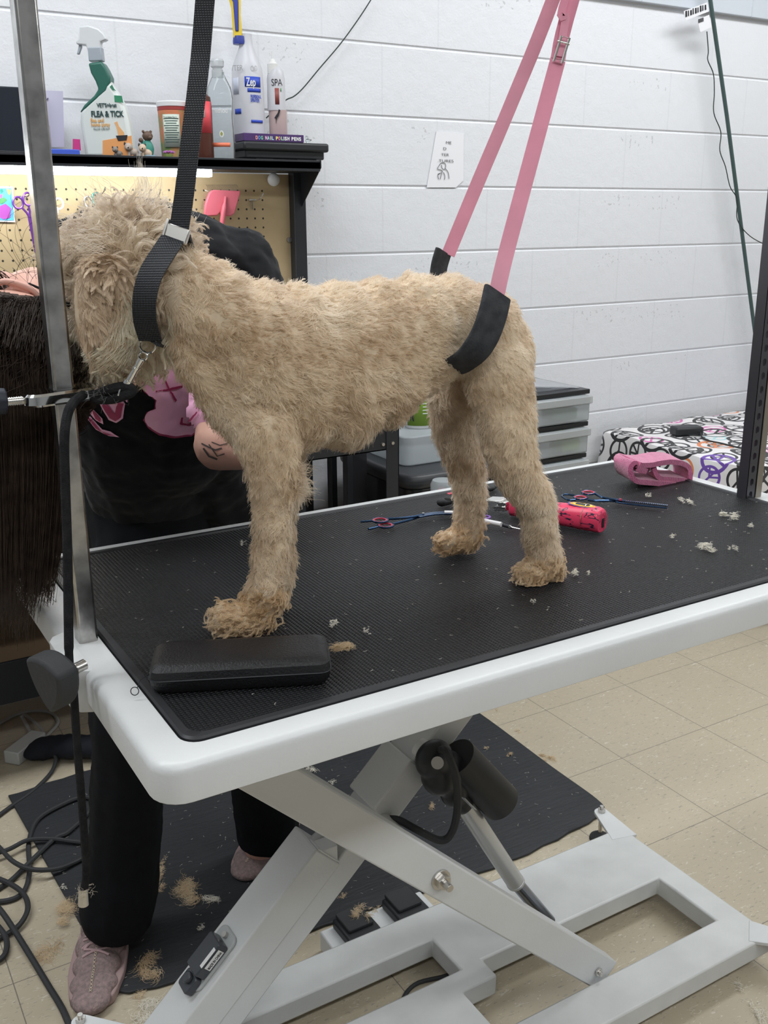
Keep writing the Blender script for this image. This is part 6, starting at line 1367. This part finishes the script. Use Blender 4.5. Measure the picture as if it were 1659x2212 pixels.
# peace-sign blanket over crates
bl = thing('covered_crates', 'crates covered with a white fleece blanket printed with black and coloured peace signs', 'blanket', (2.8, .6, 0))
def peace_mat():
    m = mat('peace_fleece', (.75, .72, .70), .95, sheen=.3); g = NT(m)
    uv = g.n('UVMap'); sp = g.n('SeparateXYZ'); g.l(uv.outputs[0], sp.inputs[0])
    col = None; out = g.mix(g.noise(uv.outputs[0], 6, 2), (.80, .76, .74), (.74, .73, .76))
    for layer, (cs_, oxx, oyy, seed, only) in enumerate(((.110, .0, .0, 0, 0), (.150, .052, .070, 7, 1))):
        x = g.math('DIVIDE', g.math('ADD', sp.outputs[0], oxx), cs_); y = g.math('DIVIDE', g.math('ADD', sp.outputs[1], oyy), cs_)
        ix, iy = g.math('FLOOR', x), g.math('FLOOR', y)
        cv = g.n('CombineXYZ'); g.l(ix, cv.inputs[0]); g.l(iy, cv.inputs[1]); cv.inputs[2].default_value = seed
        wn = g.n('TexWhiteNoise', noise_dimensions='3D'); g.l(cv.outputs[0], wn.inputs['Vector']); sc = g.n('SeparateColor'); g.l(wn.outputs['Color'], sc.inputs[0])
        jx = g.math('MULTIPLY', g.math('SUBTRACT', sc.outputs[0], .5), .16); jy = g.math('MULTIPLY', g.math('SUBTRACT', sc.outputs[1], .5), .16)
        a = g.math('ADD', g.math('SUBTRACT', g.math('FRACT', x), .5), jx); b = g.math('ADD', g.math('SUBTRACT', g.math('FRACT', y), .5), jy)
        an = g.math('MULTIPLY', sc.outputs[2], 6.28); ca, sa = g.math('COSINE', an), g.math('SINE', an)
        p = g.math('SUBTRACT', g.math('MULTIPLY', a, ca), g.math('MULTIPLY', b, sa)); q = g.math('ADD', g.math('MULTIPLY', a, sa), g.math('MULTIPLY', b, ca))
        r = g.math('SQRT', g.math('ADD', g.math('MULTIPLY', p, p), g.math('MULTIPLY', q, q)))
        R = .37; t = .038
        ringm = g.math('LESS_THAN', g.math('ABSOLUTE', g.math('SUBTRACT', r, R)), t+.008)
        ins = g.math('LESS_THAN', r, R); bar = g.math('LESS_THAN', g.math('ABSOLUTE', p), t)
        ap = g.math('ABSOLUTE', p); dg = g.math('MULTIPLY', g.math('ADD', g.math('MULTIPLY', ap, .7), g.math('MULTIPLY', q, .7)), 1.)
        diag = g.math('MULTIPLY', g.math('LESS_THAN', g.math('ABSOLUTE', dg), t*.9), g.math('LESS_THAN', q, .02))
        mk_ = g.math('MAXIMUM', ringm, g.math('MULTIPLY', ins, g.math('MAXIMUM', bar, diag)))
        rmp = g.n('ValToRGB'); rmp.color_ramp.interpolation = 'CONSTANT'; e = rmp.color_ramp.elements; e[0].position = 0; e[0].color = (.015, .015, .018, 1); e[1].position = .80; e[1].color = (.14, .06, .36, 1)
        for ps_, cc in ((.86, (.70, .22, .08)), (.91, (.62, .14, .40)), (.96, (.35, .62, .66))): n_ = e.new(ps_); n_.color = (*cc, 1)
        g.l(wn.outputs['Value'], rmp.inputs[0]); out = g.mix(mk_, out, rmp.outputs[0])
    g.l(out, g.b.inputs['Base Color']); return m
def drape(x0, y0, L, D, top, parent, name, drop=.5, tilt=0.):
    bm = BM(); uvl = bm.loops.layers.uv.new('UVMap'); N = {}; st_ = .02
    S_ = np.arange(-drop, L+.001, st_); T_ = np.arange(-drop, D+.001, st_)
    for i, s_ in enumerate(S_):
        for j, t_ in enumerate(T_):
            if s_ < 0 and t_ < 0 and min(-s_, -t_) > .08: continue
            x = x0+max(s_, 0)-.10*max(-s_, 0); y = y0+max(t_, 0)-.08*max(-t_, 0); d = max(-s_, -t_, 0)
            z = top-d+tilt*max(s_, 0); k = .010 if d == 0 else .016
            z += .006*math.sin(s_*23+t_*9)*math.cos(t_*17-s_*5)
            if d > 0: 
                if -t_ > -s_: y += .012*math.sin(s_*26)*min(1, d*6)
                else: x += .012*math.sin(t_*24)*min(1, d*6)
            N[i, j] = (bm.verts.new((x, y, max(z, .01))), (s_, t_))
    for (i, j) in list(N):
        if all(q in N for q in ((i+1, j), (i, j+1), (i+1, j+1))):
            qd = [N[i, j], N[i+1, j], N[i+1, j+1], N[i, j+1]]
            f = bm.faces.new([v for v, _ in qd])
            for lp_, (_, u_) in zip(f.loops, qd): lp_[uvl].uv = u_
    o = mk(name, bm, M_PEACE, parent, solid=.004); x = o.modifiers.new('sm', 'SMOOTH'); x.iterations = 3; x.factor = .5; return o
M_PEACE = peace_mat()
BX, BY, BZ = 2.17, .34, .565
drape(BX, BY, 1.6, 1.05-BY, BZ, bl, 'blanket', drop=.42, tilt=0.)
ch_ = thing('charger_brick', 'black charger brick with cord lying on the peace-sign blanket', 'charger', Y(1485, 930, .82)); qz = BZ+.010
q = Z(1483, 930, qz+.012); bm = BM(); box(bm, q, (.11, .06, .034), Matrix.Rotation(-.35, 3, 'Z')); mk('brick', bm, M_BLKPL, ch_, bevel=.008, seg=3)
bm = BM(); sweep(bm, smoothpath([q+Vector((.05, -.02, 0)), Z(1520, 948, qz), Z(1560, 958, qz), Z(1600, 968, qz), Z(1635, 972, qz)], 5), .003, seg=6); mk('cord', bm, M_BLKRUB, ch_)

# ---------------------------------------------------------------- on the floor
def matp():
    o_ = [(-.155, .575), (.07, .592), (.40, .59), (1.06, .55), (1.075, .32), (1.065, .0), (1.062, -.18), (1.04, -.225), (.98, -.243), (.74, -.262), (.40, -.24), (.10, -.225), (-.095, -.205), (-.115, -.10), (-.13, .15), (-.145, .40)]
    P = smoothpath([Vector((x, y, 0)) for x, y in o_+[o_[0]]], 6)[:-1]; bm = BM()
    fs = prism(bm, [(v.x, v.y+.0022*math.sin(v.x*70)+.0015*math.sin(v.x*160)) for v in P], (0, 0, .001), (1, 0, 0), (0, 1, 0), (0, 0, 1), .006)
    m = mat('black_mat', (.024, .026, .030), .6); g = NT(m); o, x, y, z = g.xyz(); mp = g.n('Mapping'); mp.inputs['Scale'].default_value = (.4, 2, 1); g.l(o, mp.inputs[0])
    g.bump(g.math('ADD', g.noise(mp.outputs[0], 60, 4), g.math('MULTIPLY', g.noise(o, 9, 3), 1.2)), .5, .003)
    g.l(g.mix(g.noise(o, 7, 5), (.018, .020, .023), (.034, .036, .040)), g.b.inputs['Base Color'])
    return tag(mk('floor_mat', bm, m, bevel=.002), 'black anti-fatigue rubber mat on the tiled floor under the person', 'mat')
matp()
def cord(name, label, L, r, m=M_BLKRUB, cat='cord', z=None):
    n = len(L); bm = BM(); P = [Z(u, v, r+.001+(z[i] if z else 0)) for i, (u, v) in enumerate(L)]; sweep(bm, smoothpath(P, 8), r, seg=8); return tag(mk(name, bm, m), label, cat)
cord('power_lead', 'black power cord lying in loops on the tiles left of the mat', [(-30, 1935), (20, 1905), (62, 1865), (118, 1812), (150, 1795), (205, 1738), (180, 1722), (130, 1740), (80, 1772), (62, 1822), (64, 1880), (52, 1925), (22, 1944), (-20, 1945), (-45, 1915), (-25, 1895), (15, 1906), (50, 1930), (60, 1962), (42, 1998), (5, 2024), (-30, 2040)], .0055, z=[0, 0, .006, .008, .008, .007, .007, .007, .007, .002, 0, 0, 0, 0, 0, .008, .012, .012, .012, .006, 0, 0])
cord('power_lead', 'black power cord arcing onto the mat towards the trouser leg', [(-30, 1850), (18, 1835), (60, 1815), (110, 1812), (160, 1818), (215, 1824)], .0050, z=[.016, .016, .016, .012, .009, .009])
cord('power_lead', 'black power cord curling under the trouser leg to the left edge', [(-30, 1800), (0, 1832), (30, 1862), (70, 1878), (120, 1877), (160, 1863), (200, 1842)], .0052, z=[.028, .026, .022, .020, .016, .009, .009])
cord('power_lead', 'thick black cord running down the tiles towards the near shoe', [(-35, 1930), (0, 1965), (30, 2008), (70, 2072), (105, 2130), (135, 2180), (160, 2240)], .0060, z=[.03, .026, .014, .006, 0, 0, 0])
cord('power_lead', 'black cord from the dark pouch running to the left edge', [(118, 1628), (120, 1645), (108, 1672), (70, 1710), (20, 1745), (-40, 1790)], .0052, z=[.02, .01, 0, 0, 0, 0])
cord('power_lead', 'short black loop of lead at the lower left edge', [(-30, 1985), (-5, 2000), (14, 2030), (8, 2065), (-25, 2085)], .0055, z=[.012, .012, .008, .004, 0])
ss = thing('power_strip', 'white power strip on the floor below the bench', 'power strip', Z(55, 1625, 0)); a, b = Z(26, 1652, 0), Z(86, 1605, 0); d = (b-a); L1 = d.length; d.normalize(); M3 = Matrix((d, Vector((-d.y, d.x, 0)), Vector((0, 0, 1)))).transposed()
bm = BM(); box(bm, (a+b)/2+Vector((0, 0, .019)), (L1, .045, .036), M3); mk('strip_body', bm, mat('dusty_white', (.55, .56, .55), .45), ss, bevel=.003)
for k in range(3):
    bm = BM(); c_ = a+d*(L1*(.25+.27*k))+M3@Vector((0, -.023, 0)); 
    for dx in (-.006, .006): box(bm, c_+d*dx+Vector((0, 0, .021)), (.002, .0015, .008), M3)
    mk('socket', bm, M_INK, ss, smooth=False)
M_GREYC = mat('grey_white_cord', (.42, .42, .41), .5)
cord('pale_lead', 'pale cord looping from the power strip up to the left', [(80, 1602), (105, 1585), (125, 1562), (118, 1545), (95, 1536), (60, 1537), (25, 1548), (-20, 1575)], .0045, M_GREYC)
cord('pale_lead', 'pale cord running from the strip under the bench, beside the loop', [(72, 1600), (62, 1575), (50, 1553), (45, 1545)], .0045, M_GREYC, z=[.01, 0, .01, .02]); cord('pale_lead', 'pale cord ending at the dark pouch', [(105, 1600), (85, 1570), (60, 1548), (50, 1545)], .0045, M_GREYC, z=[.02, .01, 0, 0])
pch = thing('dark_pouch', 'dark fabric pouch lying on the floor behind the hanging rope', 'pouch', Z(165, 1620, 0)); bm = BM(); chain_ = [Z(75, 1622, .02), Z(110, 1612, .03), Z(150, 1612, .036), Z(200, 1612, .034), Z(232, 1618, .03)]
for i, q in enumerate(chain_): ball(bm, q, (.035, .04, (.018, .027, .033, .031, .028)[i]), sub=2)
for i in range(4): ball(bm, chain_[i].lerp(chain_[i+1], .5), (.035, .04, .03), sub=2)
blob('pouch_body', bm, mat('navy_black_fabric', (.012, .014, .022), .85, bump=.4, bscale=60), .006, pch, 4)
bm = BM(); prism(bm, [(0, 0), (.19, 0), (.19, .02), (0, .05)], Z(98, 1632, .006), (1, 0, 0), (0, 1, 0), (0, 0, 1), .003); tag(mk('paper_strip', bm, M_PAPER), 'white paper strip peeking out under the dark pouch', 'paper')
# ---------------------------------------------------------------- loose fur
M_CLUMP = fur_mat('cut_fur', (.80, .64, .42), (.70, .52, .32), (.50, .34, .19), 30); M_CLUMP2 = mat('pale_cut_fur', (.82, .78, .68), .8)
def clump(u, v, z, wpx, hpx, n, label, m=M_CLUMP, seed=0, L=None, tall=.006):
    n = int(n*.6); wpx *= 1.15; hpx *= 1.15
    o = Z(u, v, z); s = pxs(o); rg = np.random.default_rng(100+seed); W, D = wpx*s/2, hpx*s/2*1.9
    cen = rg.normal(size=(5, 2))*.45; ci = rg.integers(0, 5, n); k = 9; p = np.zeros((n, 3)); rr = rg.normal(size=(n, 2))*.2+cen[ci]; rr = np.clip(rr, -1.1, 1.1)
    right = np.array([_r.x, _r.y, 0]); right /= np.linalg.norm(right); fw = np.array([-right[1], right[0], 0])
    p = np.array(o)+rr[:, :1]*W*right+rr[:, 1:]*D*fw; p[:, 2] = z+rg.random(n)*tall
    th = rg.random(5)[ci]*6.28+rg.normal(size=n)*.5; d = np.stack([np.cos(th), np.sin(th), rg.normal(size=n)*.25], 1); P = np.empty((n, k, 3)); LL = (L or .42*wpx*s)*rg.uniform(.5, 1.2, n); tr = rg.normal(size=5)[ci]*.35+rg.normal(size=n)*.1
    for j in range(k):
        P[:, j] = p; c_, s_ = np.cos(tr), np.sin(tr); d = np.stack([d[:, 0]*c_-d[:, 1]*s_, d[:, 0]*s_+d[:, 1]*c_, d[:, 2]-.05], 1); p = p+d*(LL/(k-1))[:, None]
        p[:, 2] = np.maximum(p[:, 2], z+.0004)
    ob = strands('fur_tuft', P, m, None, .00032, .4); return tag(ob, label, 'fur tuft', 'loose tufts of clipped fur')
zf = .0085; zt4 = .8792
for i, a in enumerate([
    (742, 1405, zt4, 42, 22, 420, 'ginger fur tuft touching the right end of the zip case', M_CLUMP), (718, 1350, zt4, 20, 8, 120, 'small pale fur tuft above the zip case corner', M_CLUMP2), (793, 1369, zt4, 14, 14, 50, 'wispy fur tuft right of the zip case on the ribbed top', M_CLUMP2),
    (1480, 1083, zt4, 18, 22, 160, 'upright pale fur tuft in front of the rolled towel', M_CLUMP2), (1563, 1114, zt4, 32, 8, 200, 'long cream fur tuft near the slotted post', M_CLUMP2), (1582, 1122, zt4, 16, 6, 90, 'small white tuft just right of the long cream tuft', M_CLUMP2),
    (1618, 1138, zt4, 14, 8, 80, 'small white tuft at the right edge of the rubber top', M_CLUMP2), (1533, 1186, zt4, 28, 18, 220, 'spiky pale fur tuft in the middle right of the table', M_CLUMP2), (1582, 1188, zt4, 12, 9, 80, 'tiny pale tuft right of the spiky tuft', M_CLUMP2),
    (1453, 1161, zt4, 14, 5, 70, 'tiny white tuft behind the spiky tuft', M_CLUMP2), (1398, 1073, zt4, 12, 4, 60, 'tiny white tuft above the thinning shears', M_CLUMP2), (1243, 1240, zt4, 18, 12, 110, 'spidery pale tuft right of the near hind paw', M_CLUMP2), (1274, 1243, zt4, 9, 7, 60, 'tiny white tuft beside the spidery tuft', M_CLUMP2),
    (1150, 1303, zt4, 9, 8, 50, 'tiny tuft below the near hind paw', M_CLUMP2), (525, 1177, zt4, 11, 12, 60, 'tiny pale tuft left of the fore legs', M_CLUMP2),
    (352, 1884, zf, 26, 52, 420, 'curled fur tuft by the trouser hem on the mat', M_CLUMP), (408, 1922, zf, 68, 36, 600, 'large fawn fur tuft on the mat between the shoes', M_CLUMP), (457, 1946, zf, 38, 12, 150, 'flat fur tuft right of the large fawn tuft', M_CLUMP2),
    (142, 1965, zf, 46, 40, 600, 'big curly fur tuft left of the near trouser leg', M_CLUMP), (138, 1918, zf, 14, 6, 50, 'tiny tuft above the big curly tuft', M_CLUMP2), (318, 2090, zf, 50, 40, 520, 'bright fur tuft on the mat right of the near shoe', M_CLUMP), (431, 2006, zf, 16, 8, 70, 'tiny tuft on the mat by the control housing', M_CLUMP2),
    (112, 2060, .001, 60, 60, 300, 'thin spread of fur on the tiles left of the near shoe', M_CLUMP), (300, 2152, .001, 24, 26, 160, 'small fur tuft on the tile past the mat corner', M_CLUMP), (325, 2185, .001, 70, 34, 260, 'thin fur wisp on the tiles in front of the mat', M_CLUMP2),
    (1104, 1628, zf, 14, 9, 110, 'ginger tuft near the mat\'s right edge', M_CLUMP), (1050, 1618, zf, 10, 6, 70, 'small tuft on the mat behind the motor', M_CLUMP), (1188, 1637, .001, 26, 11, 220, 'ginger tuft on the beige tiles right of the mat', M_CLUMP), (1118, 1580, .001, 11, 6, 80, 'small ginger tuft on the tiles by the mat edge', M_CLUMP), (1072, 1533, .001, 7, 8, 50, 'tiny ginger tuft close under the table rail', M_CLUMP),
    (933, 1745, zf, 17, 14, 160, 'pinkish tuft on the mat left of the motor tube', M_CLUMP), (998, 1607, zf, 14, 14, 130, 'tuft on the mat above the motor', M_CLUMP), (672, 1661, zf, 22, 8, 110, 'pale tuft on the mat beside the scissor arm', M_CLUMP2), (720, 1690, zf, 14, 8, 60, 'small pale tuft on the mat along the scissor arm', M_CLUMP2),
    (740, 1937, .046, 16, 10, 90, 'tuft behind the left foot pedal', M_CLUMP), (770, 1973, .0735, 34, 20, 260, 'cream tuft on the left foot pedal', M_CLUMP), (808, 1968, .0735, 18, 8, 90, 'small tuft on the right side of the left pedal', M_CLUMP), (1640, 2180, .001, 40, 60, 180, 'thin fur wisp on the tiles at the lower right', M_CLUMP2)]):
    clump(a[0], a[1], a[2], a[3], a[4], a[5], a[6], a[7], seed=i)
# fine clippings nobody could count
rg = np.random.default_rng(77)
def specks(name, n, x0, x1, y0, y1, z, label, L=.004):
    p = np.stack([rg.uniform(x0, x1, n), rg.uniform(y0, y1, n), np.full(n, z)], 1); th = rg.random(n)*6.28; d = np.stack([np.cos(th), np.sin(th), 0*th], 1)*L*rg.uniform(.4, 1.5, (n, 1)); b_ = rg.normal(size=(n, 3))*L*.3; b_[:, 2] = 0
    P = np.stack([p, p+d*.5+b_, p+d], 1); return tag(strands(name, P, M_CLUMP2, None, .00022, .5), label, 'clippings', kind='stuff')
specks('fur_clippings', 190, mx0+.02, mx1-.02, my0+.02, my1-.02, .8790, 'fine hair clippings scattered over the ribbed black table top'); specks('fur_clippings', 420, -.12, 1.04, -.20, .50, .0084, 'fine hair clippings scattered over the black floor mat', .006); specks('fur_clippings', 300, -.5, 2.0, -.9, .5, .0012, 'fine hair clippings scattered over the floor tiles', .006)
